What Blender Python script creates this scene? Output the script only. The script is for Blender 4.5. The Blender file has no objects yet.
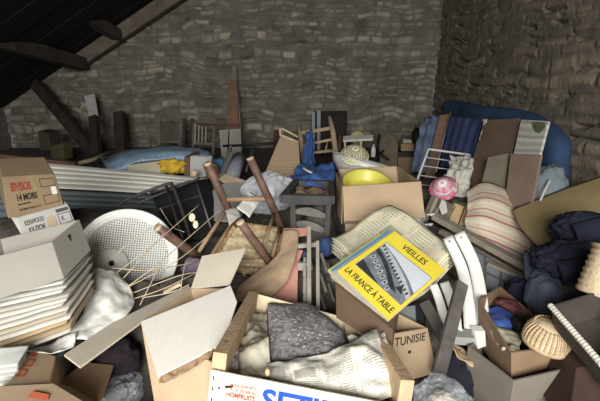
import bpy, bmesh, math, random
import numpy as np
from mathutils import Vector, Matrix, noise
V = Vector
rnd = random.Random(7)
C = bpy.context.scene.collection

# ------------------------------------------------------------------ camera
H = 1.3
PITCH = math.radians(17)
FPX = 400.0
FW = V((0, math.cos(PITCH), -math.sin(PITCH)))
UP = V((0, math.sin(PITCH), math.cos(PITCH)))
RT = V((1, 0, 0))
EYE = V((0, 0, H))
Z = V((0, 0, 1))
def P(x, y, d):
    return EYE + d * (FW + RT * ((x - 300) / FPX) - UP * ((y - 200.5) / FPX))
def Q(*a):
    return [P(*p) for p in a]
cam_d = bpy.data.cameras.new('camera'); cam = bpy.data.objects.new('camera', cam_d); C.objects.link(cam)
cam.location = EYE; cam.rotation_euler = (math.pi / 2 - PITCH, 0, 0)
cam_d.sensor_width = 36; cam_d.lens = 36 * FPX / 600; cam_d.clip_start = 0.02
bpy.context.scene.camera = cam

# ------------------------------------------------------------------ materials
def lin(c):
    return tuple((x / 255 / 12.92) if x / 255 <= 0.04045 else ((x / 255 + 0.055) / 1.055) ** 2.4 for x in c)
MATS = {}
def calm(c):
    # dusty surfaces: browns and tans a little greyer; strong plastic colours stay
    r, g, b = c[:3]; mx = max(c)
    if r >= g >= b and mx and (mx - min(c)) / mx < .56:
        y = .35 * r + .5 * g + .15 * b; return tuple(y + (k - y) * .74 for k in (r, g, b))
    return c
def mat(name, col, rough=.8, var=.14, scale=9, bump=.15, bscale=60, metal=0, second=None, trans=0, alpha=1, spec=.3, stretch=(1, 1, 1)):
    if name in MATS: return MATS[name]
    m = bpy.data.materials.new(name); m.use_nodes = True
    nt = m.node_tree; n = nt.nodes; l = nt.links
    b = n['Principled BSDF']
    b.inputs['Roughness'].default_value = rough; b.inputs['Metallic'].default_value = metal
    b.inputs['Specular IOR Level'].default_value = spec
    if trans: b.inputs['Transmission Weight'].default_value = trans
    if alpha < 1: b.inputs['Alpha'].default_value = alpha
    tc = n.new('ShaderNodeTexCoord'); mp = n.new('ShaderNodeMapping'); mp.inputs['Scale'].default_value = stretch
    l.new(tc.outputs['Object'], mp.inputs['Vector'])
    nz = n.new('ShaderNodeTexNoise'); nz.inputs['Scale'].default_value = scale; nz.inputs['Detail'].default_value = 6; nz.inputs['Roughness'].default_value = .65
    l.new(mp.outputs['Vector'], nz.inputs['Vector'])
    rp = n.new('ShaderNodeValToRGB')
    col = calm(col); second = calm(second) if second else None
    c = lin(col); c2 = lin(second) if second else tuple(min(1, x * (1 + var)) for x in c)
    c1 = c if second else tuple(x * (1 - var * 1.3) for x in c)
    rp.color_ramp.elements[0].position = .34; rp.color_ramp.elements[0].color = (*c1, 1)
    rp.color_ramp.elements[1].position = .66; rp.color_ramp.elements[1].color = (*c2, 1)
    l.new(nz.outputs['Fac'], rp.inputs['Fac']); l.new(rp.outputs['Color'], b.inputs['Base Color'])
    if bump:
        n2 = n.new('ShaderNodeTexNoise'); n2.inputs['Scale'].default_value = bscale; n2.inputs['Detail'].default_value = 5
        l.new(mp.outputs['Vector'], n2.inputs['Vector'])
        bp = n.new('ShaderNodeBump'); bp.inputs['Strength'].default_value = bump; bp.inputs['Distance'].default_value = .01
        l.new(n2.outputs['Fac'], bp.inputs['Height']); l.new(bp.outputs['Normal'], b.inputs['Normal'])
    MATS[name] = m
    return m
def uvmat(name, ramp, axis=1, freq=1.0, rough=.85, const=False, bump=.1, wob=.03, nscale=6):
    """bands of colour across one UV axis: ramp = [(pos, colour), ...]"""
    if name in MATS: return MATS[name]
    m = mat(name, (128, 128, 128), rough=rough, bump=bump)
    nt = m.node_tree; n = nt.nodes; l = nt.links; b = n['Principled BSDF']
    uv = n.new('ShaderNodeUVMap'); uv.uv_map = 'uv'
    sp = n.new('ShaderNodeSeparateXYZ'); l.new(uv.outputs['UV'], sp.inputs['Vector'])
    nz = n.new('ShaderNodeTexNoise'); nz.inputs['Scale'].default_value = nscale; l.new(uv.outputs['UV'], nz.inputs['Vector'])
    ma = n.new('ShaderNodeMath'); ma.operation = 'MULTIPLY_ADD'; ma.inputs[1].default_value = wob
    l.new(nz.outputs['Fac'], ma.inputs[0]); l.new(sp.outputs['XY'[axis]], ma.inputs[2])
    mu = n.new('ShaderNodeMath'); mu.operation = 'MULTIPLY'; mu.inputs[1].default_value = freq; l.new(ma.outputs[0], mu.inputs[0])
    fr = n.new('ShaderNodeMath'); fr.operation = 'FRACT'; l.new(mu.outputs[0], fr.inputs[0])
    rp = n.new('ShaderNodeValToRGB')
    if const: rp.color_ramp.interpolation = 'CONSTANT'
    while len(rp.color_ramp.elements) < len(ramp): rp.color_ramp.elements.new(.5)
    for e, (p, c) in zip(rp.color_ramp.elements, ramp):
        e.position = p; e.color = (*lin(c), 1)
    l.new(fr.outputs[0], rp.inputs['Fac']); l.new(rp.outputs['Color'], b.inputs['Base Color'])
    return m
def newsmat(name, paper, ink, rows=46, cols=5, dens=.62, pics=.25):
    """newspaper: rows of broken grey type in columns, a few grey pictures"""
    if name in MATS: return MATS[name]
    m = mat(name, paper, rough=.9, var=.06, scale=7, bump=.12, bscale=40)
    nt = m.node_tree; n = nt.nodes; l = nt.links; b = n['Principled BSDF']
    base = b.inputs['Base Color'].links[0].from_socket
    uv = n.new('ShaderNodeUVMap'); uv.uv_map = 'uv'
    sp = n.new('ShaderNodeSeparateXYZ'); l.new(uv.outputs['UV'], sp.inputs['Vector'])
    def mth(op, a, c=None):
        k = n.new('ShaderNodeMath'); k.operation = op
        for i, s in enumerate((a, c)):
            if s is None: continue
            if isinstance(s, (int, float)): k.inputs[i].default_value = s
            else: l.new(s, k.inputs[i])
        return k.outputs[0]
    row = mth('LESS_THAN', mth('FRACT', mth('MULTIPLY', sp.outputs['Y'], rows)), .5)
    col = mth('LESS_THAN', mth('FRACT', mth('MULTIPLY', sp.outputs['X'], cols)), .88)
    ck = n.new('ShaderNodeTexNoise'); ck.inputs['Scale'].default_value = 4.2; ck.inputs['Detail'].default_value = 0; l.new(uv.outputs['UV'], ck.inputs['Vector'])
    zone = mth('LESS_THAN', ck.outputs['Fac'], dens)
    wd = n.new('ShaderNodeTexNoise'); wd.inputs['Scale'].default_value = 90; wd.inputs['Detail'].default_value = 1; l.new(uv.outputs['UV'], wd.inputs['Vector'])
    word = mth('GREATER_THAN', wd.outputs['Fac'], .45)
    ink_f = mth('MULTIPLY', mth('MULTIPLY', row, col), mth('MULTIPLY', zone, word))
    vo = n.new('ShaderNodeTexVoronoi'); vo.distance = 'CHEBYCHEV'; vo.inputs['Scale'].default_value = 3.3; vo.inputs['Randomness'].default_value = .7; l.new(uv.outputs['UV'], vo.inputs['Vector'])
    pic = mth('MULTIPLY', mth('LESS_THAN', vo.outputs['Distance'], .3), mth('LESS_THAN', vo.outputs['Color'], pics))
    f = mth('MAXIMUM', mth('MULTIPLY', ink_f, .75), mth('MULTIPLY', pic, mth('ADD', wd.outputs['Fac'], .1)))
    mx = n.new('ShaderNodeMix'); mx.data_type = 'RGBA'
    l.new(f, mx.inputs['Factor']); l.new(base, mx.inputs['A']); mx.inputs['B'].default_value = (*lin(ink), 1)
    l.new(mx.outputs['Result'], b.inputs['Base Color'])
    return m
def flowermat(name, c0, c1, scale=70):
    if name in MATS: return MATS[name]
    m = mat(name, c0, rough=.95, bump=.3, bscale=120)
    nt = m.node_tree; n = nt.nodes; l = nt.links; b = n['Principled BSDF']
    tc = n.new('ShaderNodeTexCoord')
    wz = n.new('ShaderNodeTexNoise'); wz.inputs['Scale'].default_value = scale * .9; l.new(tc.outputs['Object'], wz.inputs['Vector'])
    ad = n.new('ShaderNodeMix'); ad.data_type = 'RGBA'; ad.inputs['Factor'].default_value = .05
    l.new(tc.outputs['Object'], ad.inputs['A']); l.new(wz.outputs['Color'], ad.inputs['B'])
    vo = n.new('ShaderNodeTexVoronoi'); vo.inputs['Scale'].default_value = scale; l.new(ad.outputs['Result'], vo.inputs['Vector'])
    rp = n.new('ShaderNodeValToRGB'); E = rp.color_ramp.elements
    E[0].position = .1; E[0].color = (*lin(c0), 1); E[1].position = .42; E[1].color = (*lin(c1), 1)
    e = E.new(.6); e.color = (*lin([(a + d) / 2 for a, d in zip(c0, c1)]), 1)
    l.new(vo.outputs['Distance'], rp.inputs['Fac']); l.new(rp.outputs['Color'], b.inputs['Base Color'])
    return m

CARD = lambda: mat('cardboard', (190, 158, 118), .9, .09, 5, .08, 90)
CARD_PALE = lambda: mat('cardboard_pale', (212, 198, 172), .9, .07, 5, .1, 90)
CARD_DARK = lambda: mat('cardboard_brown', (142, 110, 78), .9, .12, 5, .1, 90)
CARD_WHITE = lambda: mat('cardboard_white', (200, 196, 186), .85, .05, 5, .06, 90)
WOOD_GREY = lambda: mat('wood_grey', (120, 112, 102), .85, .25, 6, .3, 50, stretch=(1, 1, 1))
WOOD_DARK = lambda: mat('wood_dark', (66, 54, 46), .75, .3, 8, .3, 50)
WOOD_RED = lambda: mat('wood_red', (112, 78, 60), .55, .3, 14, .2, 60)
WOOD_PALE = lambda: mat('wood_pale', (205, 176, 136), .75, .15, 10, .25, 60)
WHITE_PL = lambda: mat('white_plastic', (222, 222, 212), .45, .06, 6, .03, 30, spec=.5)
PAPER = lambda: mat('paper_white', (216, 212, 202), .9, .06, 8, .15, 30)
PAPER_TAN = lambda: mat('paper_tan', (186, 160, 116), .9, .12, 8, .15, 30)
BLACK = lambda: mat('black_vinyl', (26, 26, 28), .6, .2, 8, .1, 60)
INK = lambda: mat('ink_black', (38, 34, 32), .9, .05, 8, 0)
RED_INK = lambda: mat('ink_red', (178, 76, 58), .9, .15, 30, 0)
METAL = lambda: mat('grey_metal', (110, 108, 106), .5, .2, 20, .1, 60, metal=.6)
BLUE_CLOTH = lambda: mat('blue_cloth', (36, 66, 152), .95, .2, 12, .3, 60)
NAVY = lambda: mat('navy_cloth', (31, 33, 48), .95, .25, 12, .4, 60)

# ------------------------------------------------------------------ mesh builder
def newell(p):
    n = V((0, 0, 0))
    for i in range(len(p)):
        a, b = p[i], p[(i + 1) % len(p)]
        n += V(((a.y - b.y) * (a.z + b.z), (a.z - b.z) * (a.x + b.x), (a.x - b.x) * (a.y + b.y)))
    return n.normalized()
def cat(p0, p1, p2, p3, t):
    return .5 * ((2 * p1) + (p2 - p0) * t + (2 * p0 - 5 * p1 + 4 * p2 - p3) * t * t + (3 * p1 - p0 - 3 * p2 + p3) * t ** 3)
def flat(pts):
    # one true plane through the corners of a stiff board, each corner staying on its line of sight
    if len(pts) < 4: return list(pts)
    n = newell(pts); c = sum(pts, V((0, 0, 0))) / len(pts)
    if abs(n.dot((c - EYE).normalized())) < .12: return list(pts)
    out = []
    for p in pts:
        d = p - EYE; out.append(EYE + d * (n.dot(c - EYE) / n.dot(d)))
    return out
def smooth_line(pts, n):
    out = []; k = len(pts) - 1
    for i in range(n + 1):
        s = i / n * k; j = min(int(s), k - 1); t = s - j
        a = pts[j - 1] if j > 0 else 2 * pts[0] - pts[1]
        d = pts[j + 2] if j + 2 <= k else 2 * pts[k] - pts[k - 1]
        out.append(cat(a, pts[j], pts[j + 1], d, t))
    return out
class M:
    def __init__(s, name, m, parent=None, label=None):
        s.name, s.m, s.parent, s.label = name, m, parent, label
        s.v, s.f, s.sm, s.uv = [], [], [], {}
        s.bev = 0
    def add(s, vs, fs, smooth=False, uvs=None):
        o = len(s.v); s.v += [V(x) for x in vs]
        s.f += [tuple(o + i for i in f) for f in fs]; s.sm += [smooth] * len(fs)
        if uvs:
            for i, u in enumerate(uvs): s.uv[o + i] = u
        return s
    def slab(s, pts, t=.004, n=None, uvs=None):
        if n is None:
            pts = flat(pts); n = newell(pts)
            if n.dot(EYE - pts[0]) < 0: n = -n
        if newell(pts).dot(n) < 0:
            pts = pts[::-1]
            if uvs: uvs = uvs[::-1]
        k = len(pts)
        vs = list(pts) + [p - n * t for p in pts]
        fs = [tuple(range(k)), tuple(range(2 * k - 1, k - 1, -1))] + [(i, i + k, (i + 1) % k + k, (i + 1) % k) for i in range(k)]
        if uvs is None and k == 4: uvs = [(0, 0), (1, 0), (1, 1), (0, 1)]
        return s.add(vs, fs, False, (list(uvs) * 2) if uvs else None)
    def hexa(s, a, b):
        c = sum(a + b, V((0, 0, 0))) / 8
        fs = [(0, 1, 2, 3), (4, 7, 6, 5), (0, 4, 5, 1), (1, 5, 6, 2), (2, 6, 7, 3), (3, 7, 4, 0)]
        vs = a + b
        f0 = [vs[i] for i in fs[0]]
        if newell(f0).dot(f0[0] - c) < 0: fs = [f[::-1] for f in fs]
        return s.add(vs, fs)
    def box(s, lo, hi):
        x0, y0, z0 = lo; x1, y1, z1 = hi
        return s.hexa([V((x0, y0, z0)), V((x1, y0, z0)), V((x1, y1, z0)), V((x0, y1, z0))], [V((x0, y0, z1)), V((x1, y0, z1)), V((x1, y1, z1)), V((x0, y1, z1))])
    def bar(s, p0, p1, w, h, up=None, taper=1):
        d = (p1 - p0).normalized(); up = up or (Z if abs(d.z) < .9 else V((0, -1, 0)))
        sx = d.cross(up).normalized(); sy = sx.cross(d)
        q = lambda p, k: [p + sx * a * w / 2 * k + sy * b * h / 2 * k for a, b in ((-1, -1), (1, -1), (1, 1), (-1, 1))]
        return s.hexa(q(p0, 1), q(p1, taper))
    def tube(s, pts, r, n=8, smooth_n=0):
        if smooth_n: 
            if not isinstance(r, (int, float)): smooth_n = smooth_n
            pts = smooth_line(pts, smooth_n)
        k = len(pts)
        rs = [r] * k if isinstance(r, (int, float)) else [r[0] + (r[-1] - r[0]) * i / (k - 1) for i in range(k)] if len(r) != k else r
        d = (pts[1] - pts[0]).normalized(); a = d.orthogonal().normalized()
        vs, fs = [], []
        for i, p in enumerate(pts):
            t = (pts[min(i + 1, k - 1)] - pts[max(i - 1, 0)])
            t = t.normalized() if t.length > 1e-9 else d
            a = (a - t * a.dot(t)).normalized(); b = t.cross(a)
            vs += [p + (a * math.cos(2 * math.pi * j / n) + b * math.sin(2 * math.pi * j / n)) * rs[i] for j in range(n)]
        for i in range(k - 1):
            fs += [(i * n + j, i * n + (j + 1) % n, (i + 1) * n + (j + 1) % n, (i + 1) * n + j) for j in range(n)]
        s.add(vs, fs, True)
        o = len(s.v) - len(vs)
        s.f += [tuple(o + j for j in range(n - 1, -1, -1)), tuple(o + (k - 1) * n + j for j in range(n))]; s.sm += [False, False]
        return s
    def lathe(s, prof, c, ax, n=40, x=None, keep=None):
        """profile of (radius, height) turned about ax through c; keep(i, j) drops faces to leave real holes"""
        ax = ax.normalized(); a = (x - ax * x.dot(ax)).normalized() if x else ax.orthogonal().normalized(); b = ax.cross(a)
        vs = []
        for r, h in prof:
            vs += [c + ax * h + (a * math.cos(2 * math.pi * j / n) + b * math.sin(2 * math.pi * j / n)) * r for j in range(n)]
        fs = [(i * n + j, i * n + (j + 1) % n, (i + 1) * n + (j + 1) % n, (i + 1) * n + j) for i in range(len(prof) - 1) for j in range(n) if keep is None or keep(i, j)]
        return s.add(vs, fs, True)
    def disc(s, c, ax, r, n=24, t=.002):
        return s.lathe([(0, 0), (r, 0), (r, -t), (0, -t)], c, ax, n)
    def loft(s, rows, nu=24, nv=24, amp=0, sc=8, t=.003, seed=0, fold=None):
        """rows of points -> smooth sheet with folds and a thickness"""
        R = [smooth_line(r, nu) for r in rows]
        cols = [smooth_line([r[i] for r in R], nv) for i in range(nu + 1)]
        g = [[cols[i][j] for i in range(nu + 1)] for j in range(nv + 1)]
        nrm = [[None] * (nu + 1) for _ in range(nv + 1)]
        for j in range(nv + 1):
            for i in range(nu + 1):
                du = g[j][min(i + 1, nu)] - g[j][max(i - 1, 0)]; dv = g[min(j + 1, nv)][i] - g[max(j - 1, 0)][i]
                k = du.cross(dv); nrm[j][i] = k.normalized() if k.length > 1e-12 else V((0, 0, 1))
        ctr = sum((nrm[j][i] for j in range(nv + 1) for i in range(nu + 1)), V((0, 0, 0)))
        sgn = 1 if ctr.dot(EYE - g[nv // 2][nu // 2]) > 0 else -1
        top, bot, uv = [], [], []
        for j in range(nv + 1):
            for i in range(nu + 1):
                n = nrm[j][i] * sgn; p = g[j][i]
                if amp:
                    q = p * sc + V((seed * 7.3, seed * 3.1, 0))
                    a = noise.noise(q) + .5 * noise.noise(q * 2.1) + .25 * noise.noise(q * 4.3)
                    p = p + n * a * amp
                if fold: p = p + n * fold(i / nu, j / nv)
                top.append(p); bot.append(p - n * t); uv.append((i / nu, 1 - j / nv))
        w = nu + 1; N = len(top); fs = []
        for j in range(nv):
            for i in range(nu):
                a = j * w + i; f = (a, a + 1, a + w + 1, a + w)
                fs += [f, tuple(N + k for k in f[::-1])]
        edge = [i for i in range(w)] + [j * w + nu for j in range(1, nv + 1)] + [nv * w + i for i in range(nu - 1, -1, -1)] + [j * w for j in range(nv - 1, 0, -1)]
        for k in range(len(edge)):
            a, b = edge[k], edge[(k + 1) % len(edge)]
            fs.append((b, a, a + N, b + N))
        if sgn > 0: fs = fs
        else: fs = [f[::-1] for f in fs]
        return s.add(top + bot, fs, True, uv + uv)
    def blob(s, c, rx, ry, rz, amp=.15, sc=2.5, seed=0, axes=None, sub=4, crease=.5, flat=None, facets=False):
        """a soft lump: an ellipsoid pushed in and out into folds"""
        bm = bmesh.new(); bmesh.ops.create_icosphere(bm, subdivisions=sub, radius=1)
        ax = axes or (RT, UP, FW); vs = []
        for v in bm.verts:
            d = v.co.normalized(); q = d * sc + V((seed * 5.1, seed * 2.7, seed))
            a = noise.noise(q) * .7 + (abs(noise.noise(q * 1.9)) - .25) * crease * 2 + noise.noise(q * 4.5) * .22
            k = 1 + amp * a
            if flat: k *= flat(d)
            vs.append(c + (ax[0] * d.x * rx + ax[1] * d.y * ry + ax[2] * d.z * rz) * k)
        fs = [tuple(v.index for v in f.verts) for f in bm.faces]; bm.free()
        smooth = not facets
        uvs = [((p - c).dot(ax[0]) / rx / 2 + .5, (p - c).dot(ax[1]) / ry / 2 + .5) for p in vs]
        return s.add(vs, fs, smooth, uvs)
    # print on a face: quad given as TL, TR, BR, BL seen by the reader
    def onquad(s, quad, pts, faces, lift=.0012):
        tl, tr, br, bl = quad; n = (tr - tl).cross(bl - tl).normalized()
        if n.dot(EYE - tl) < 0: n = -n
        f = lambda u, v: (tl * (1 - u) + tr * u) * (1 - v) + (bl * (1 - u) + br * u) * v + n * lift
        return s.add([f(u, v) for u, v in pts], faces)
    def patch(s, quad, u0, v0, u1, v1, lift=.0012):
        return s.onquad(quad, [(u0, v0), (u0, v1), (u1, v1), (u1, v0)], [(0, 1, 2, 3)], lift)
    def frame(s, quad, u0, v0, u1, v1, wu, wv, lift=.0012):
        for a in ((u0, v0, u1, v0 + wv), (u0, v1 - wv, u1, v1), (u0, v0, u0 + wu, v1), (u1 - wu, v0, u1, v1)): s.patch(quad, *a, lift)
        return s
    def text(s, quad, st, u0, v0, u1, v1, bold=.0, lift=.0014, shear=0):
        cu = bpy.data.curves.new('t', 'FONT'); cu.body = st; cu.offset = bold; cu.resolution_u = 3; cu.shear = shear
        ob = bpy.data.objects.new('t', cu); C.objects.link(ob)
        dg = bpy.context.evaluated_depsgraph_get(); me = bpy.data.meshes.new_from_object(ob.evaluated_get(dg))
        xs = [v.co.x for v in me.vertices]; ys = [v.co.y for v in me.vertices]
        x0, x1, y0, y1 = min(xs), max(xs), min(ys), max(ys)
        pts = [(u0 + (v.co.x - x0) / (x1 - x0) * (u1 - u0), v1 - (v.co.y - y0) / (y1 - y0) * (v1 - v0)) for v in me.vertices]
        s.onquad(quad, pts, [tuple(p.vertices) for p in me.polygons], lift)
        bpy.data.objects.remove(ob); bpy.data.curves.remove(cu); bpy.data.meshes.remove(me)
        return s
    def openbox(s, rim, down, t=.005):
        c = sum(rim, V((0, 0, 0))) / 4; up = -down.normalized()
        ins = lambda p: p + (c - p).normalized() * t * 1.5
        bo = [p + down for p in rim]; ir = [ins(p) for p in rim]; ib = [ins(p) + down + up * t for p in rim]
        vs = rim + bo + ir + ib; fs = []
        for i in range(4):
            j = (i + 1) % 4
            fs += [(i, i + 4, j + 4, j), (i, j, j + 8, i + 8), (i + 8, j + 8, j + 12, i + 12)]
        fs += [(4, 5, 6, 7)[::-1], (12, 13, 14, 15)]
        if newell([vs[k] for k in fs[0]]).dot(rim[0] - c + rim[1] - c) < 0: fs = [f[::-1] for f in fs]
        return s.add(vs, fs)

class Thing:
    all = []
    def __init__(s, name, label, category, group=None, kind=None):
        s.name, s.label, s.category, s.group, s.kind = name, label, category, group, kind
        s.parts = []; Thing.all.append(s)
    def part(s, name, m, parent=None, label=None):
        k = M(name, m, parent, label); s.parts.append(k); return k
    def done(s):
        allv = [v for p in s.parts for v in p.v]
        xs = [v.x for v in allv]; ys = [v.y for v in allv]; zs = [v.z for v in allv]
        L = V(((min(xs) + max(xs)) / 2, (min(ys) + max(ys)) / 2, min(zs)))
        s.obs = {}
        single = len(s.parts) == 1
        if not single:
            root = bpy.data.objects.new(s.name, None); root.empty_display_size = .05; C.objects.link(root)
        for p in s.parts:
            me = bpy.data.meshes.new(p.name)
            me.from_pydata([tuple(v - L) for v in p.v], [], p.f)
            me.polygons.foreach_set('use_smooth', p.sm)
            uvl = me.uv_layers.new(name='uv')
            for lp in me.loops: uvl.data[lp.index].uv = p.uv.get(lp.vertex_index, (0, 0))
            me.materials.append(p.m); me.update()
            ob = bpy.data.objects.new(s.name if single else p.name, me); C.objects.link(ob)
            if p.bev:
                b = ob.modifiers.new('bevel', 'BEVEL'); b.width = p.bev; b.segments = 2; b.limit_method = 'ANGLE'; b.angle_limit = math.radians(40)
            s.obs[id(p)] = ob
            if p.label: ob['label'] = p.label
            if single: root = ob
            else: ob.parent = s.obs[id(p.parent)] if p.parent else root
        root.location = L
        root['label'] = s.label; root['category'] = s.category
        if s.group: root['group'] = s.group
        if s.kind: root['kind'] = s.kind
        s.root = root
        return s
def simple(name, label, category, m, fn, group=None, bev=0, kind=None):
    t = Thing(name, label, category, group, kind); p = t.part(name, m); fn(p); p.bev = bev
    return t.done()
def struct(name, p):
    me = bpy.data.meshes.new(name); me.from_pydata([tuple(v) for v in p.v], [], p.f); me.polygons.foreach_set('use_smooth', p.sm)
    me.materials.append(p.m); ob = bpy.data.objects.new(name, me); C.objects.link(ob); ob['kind'] = 'structure'
    return ob
# ------------------------------------------------------------------ the barn
XL, XR, YB, YF = -3.75, 1.68, 5.2, -2.1
def vnoise(u, w, seed, f):
    g = np.random.RandomState(seed).rand(128, 128); u = u * f; w = w * f
    i = np.floor(u).astype(int); j = np.floor(w).astype(int); a = u - i; b = w - j
    a = a * a * (3 - 2 * a); b = b * b * (3 - 2 * b); i %= 127; j %= 127
    return (g[i, j] * (1 - a) + g[i + 1, j] * a) * (1 - b) + (g[i, j + 1] * (1 - a) + g[i + 1, j + 1] * a) * b - .5
def stone_wall(name, W, Hh, world, seed, res, tone, slits=.1, ratio=(.9, 2.5), fu=1.0):
    R = np.random.RandomState(seed)
    nu, nw = int(W / res), int(Hh / res)
    u, w = np.meshgrid(np.linspace(0, W, nu), np.linspace(0, Hh, nw), indexing='ij')
    wu = u + vnoise(u * fu, w, seed + 1, 8) * .06; ww = w + vnoise(u, w, seed + 2, 2.2) * .11 + vnoise(u * fu, w, seed + 3, 7) * .05
    hs = []; a = -.2
    while a < Hh + .3: hs.append(a); a += R.choice([.03, .045, .055, .065, .08, .1])
    hs = np.array(hs); row = np.clip(np.searchsorted(hs, ww.ravel()) - 1, 0, len(hs) - 2).reshape(ww.shape)
    dh = np.minimum(ww - hs[row], hs[row + 1] - ww)
    sid = np.zeros(u.shape, int); du = np.ones(u.shape); base = 0
    for r in range(len(hs) - 1):
        k = row == r
        if not k.any(): continue
        hgt = hs[r + 1] - hs[r]; e = []; a = -.3
        while a < W + .4: e.append(a); a += hgt * R.uniform(*ratio) + .03
        e = np.array(e); x = wu[k]; i = np.clip(np.searchsorted(e, x) - 1, 0, len(e) - 2)
        du[k] = np.minimum(x - e[i], e[i + 1] - x); sid[k] = base + i; base += len(e)
    n = sid.max() + 1
    prot = R.uniform(-.004, .006, n); depth = R.uniform(.002, .013, n); slit = np.where(R.rand(n) < slits, R.uniform(.035, .08, n), 0)
    d = np.minimum(dh, du); sm = np.clip(d / (.028 + .03 * vnoise(u, w, seed + 9, 7)), 0, 1); sm = sm * sm * (3 - 2 * sm)
    h = (prot[sid] + .005) * sm - depth[sid] * (1 - sm) * np.clip(.6 + 2.2 * vnoise(u, w, seed + 6, 5), 0, 1.3)
    h -= slit[sid] * np.clip(1.3 - (ww - hs[row]) / .02, 0, 1) * np.clip(.3 + 2.5 * vnoise(u, w, seed + 7, 4), 0, 1)
    h += vnoise(u * fu, w, seed + 4, 18) * .008 + vnoise(u * fu, w, seed + 5, 50) * .005 + vnoise(u, w, seed + 8, 1.2) * .05 * fu
    tint = (R.rand(n) ** 1.3)[sid] * sm * np.clip(.8 + 1.2 * vnoise(u, w, seed + 12, 14), 0, 1)
    vs = [world(a, b, c) for a, b, c in zip(u.ravel().tolist(), w.ravel().tolist(), h.ravel().tolist())]
    idx = np.arange(nu * nw).reshape(nu, nw)
    f = np.stack([idx[:-1, :-1], idx[1:, :-1], idx[1:, 1:], idx[:-1, 1:]], -1).reshape(-1, 4)
    me = bpy.data.meshes.new(name); me.from_pydata(vs, [], f.tolist()); me.update()
    n0 = me.polygons[len(me.polygons) // 2].normal; c0 = V(me.polygons[len(me.polygons) // 2].center)
    if V(n0).dot(V((-.5, 2, 1)) - c0) < 0: me.flip_normals()
    me.polygons.foreach_set('use_smooth', [True] * len(me.polygons))
    at = me.attributes.new('stone_tint', 'FLOAT', 'POINT'); at.data.foreach_set('value', tint.ravel().astype(np.float32))
    m = mat('stone_' + name, tone[0], .95, .24, 6, .6, 40)
    nt = m.node_tree; nn = nt.nodes; l = nt.links; b = nn['Principled BSDF']
    src = b.inputs['Base Color'].links[0].from_socket
    ra = nn.new('ShaderNodeAttribute'); ra.attribute_name = 'stone_tint'
    mx = nn.new('ShaderNodeMix'); mx.data_type = 'RGBA'; l.new(ra.outputs['Fac'], mx.inputs['Factor']); l.new(src, mx.inputs['A']); mx.inputs['B'].default_value = (*lin(tone[1]), 1)
    l.new(mx.outputs['Result'], b.inputs['Base Color'])
    me.materials.append(m)
    ob = bpy.data.objects.new(name, me); C.objects.link(ob); ob['kind'] = 'structure'
    return ob
stone_wall('wall_back', XR - XL + .2, 3.1, lambda u, w, h: (XL - .1 + u, YB - h, w), 3, .012, ((104, 97, 86), (164, 155, 138)), .3)
stone_wall('wall_right', YB - YF, 2.5, lambda u, w, h: (XR - h, YF + u, w), 11, .0125, ((108, 97, 82), (144, 131, 112)), .5, (2, 5.5), .33)
stone_wall('wall_left', YB - YF, 1.7, lambda u, w, h: (XL + h, YF + u, w), 5, .05, ((96, 90, 82), (130, 122, 110)))
p = M('floor', mat('earth_floor', (92, 80, 66), .95, .25, 3, .4, 30)); p.box((XL - .2, YF - .2, -.1), (XR + .2, YB + .2, 0)); struct('floor', p)
# front wall with the open doorway the daylight comes through
DX0, DX1, DZ = -1.25, .75, 2.5
p = M('wall_front', mat('stone_plain', (112, 104, 94), .95, .25, 6, .5, 30))
p.box((XL - .2, YF - .25, 0), (DX0, YF, 3.2)); p.box((DX1, YF - .25, 0), (XR + .2, YF, 3.2)); p.box((DX0, YF - .25, DZ), (DX1, YF, 3.2)); struct('wall_front', p)
# roof: two slopes of dark boards
def roof_z(x):
    return 2.2 + (x + 1.59) * .58 if x < -.3 else 2.948 - (x + .3) * .3
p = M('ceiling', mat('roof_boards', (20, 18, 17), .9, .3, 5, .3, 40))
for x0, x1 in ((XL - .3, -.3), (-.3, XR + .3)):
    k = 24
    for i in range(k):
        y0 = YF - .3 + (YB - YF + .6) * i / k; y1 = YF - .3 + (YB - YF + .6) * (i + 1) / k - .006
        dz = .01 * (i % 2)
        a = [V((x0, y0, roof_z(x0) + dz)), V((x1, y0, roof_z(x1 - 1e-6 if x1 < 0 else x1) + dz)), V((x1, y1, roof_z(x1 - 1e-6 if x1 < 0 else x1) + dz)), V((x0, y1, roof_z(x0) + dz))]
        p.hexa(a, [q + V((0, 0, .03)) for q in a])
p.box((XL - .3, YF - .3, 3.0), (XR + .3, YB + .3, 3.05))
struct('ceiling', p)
BEAM = mat('roof_beam', (104, 90, 74), .9, .3, 6, .4, 40)
def trim(name, p0, p1, w, h, m=BEAM):
    p = M(name, m); p.bar(p0, p1, w, h, V((0, 1, 0)) if abs((p1 - p0).normalized().y) < .8 else Z)
    ob = struct(name, p); b = ob.modifiers.new('bevel', 'BEVEL'); b.width = .012; b.segments = 2
rz = lambda x, d=.1: roof_z(x) - d
trim('trim_1', V((-2.72, 5.06, rz(-2.72))), V((-1.0, 5.06, rz(-1.0))), .15, .13)
trim('trim_2', P(40, -12, 3.6), P(120, 37, 4.7), .13, .12, mat('beam_dark', (58, 50, 44), .9, .3, 6, .4, 40))  # a darker brown than the other beams
trim('trim_3', P(-20, 36, 3.4), P(82, 64, 4.75), .16, .14, MATS['beam_dark'])
trim('trim_4', P(86, 20, 4.2), P(132, -8, 4.4), .09, .08)

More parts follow.
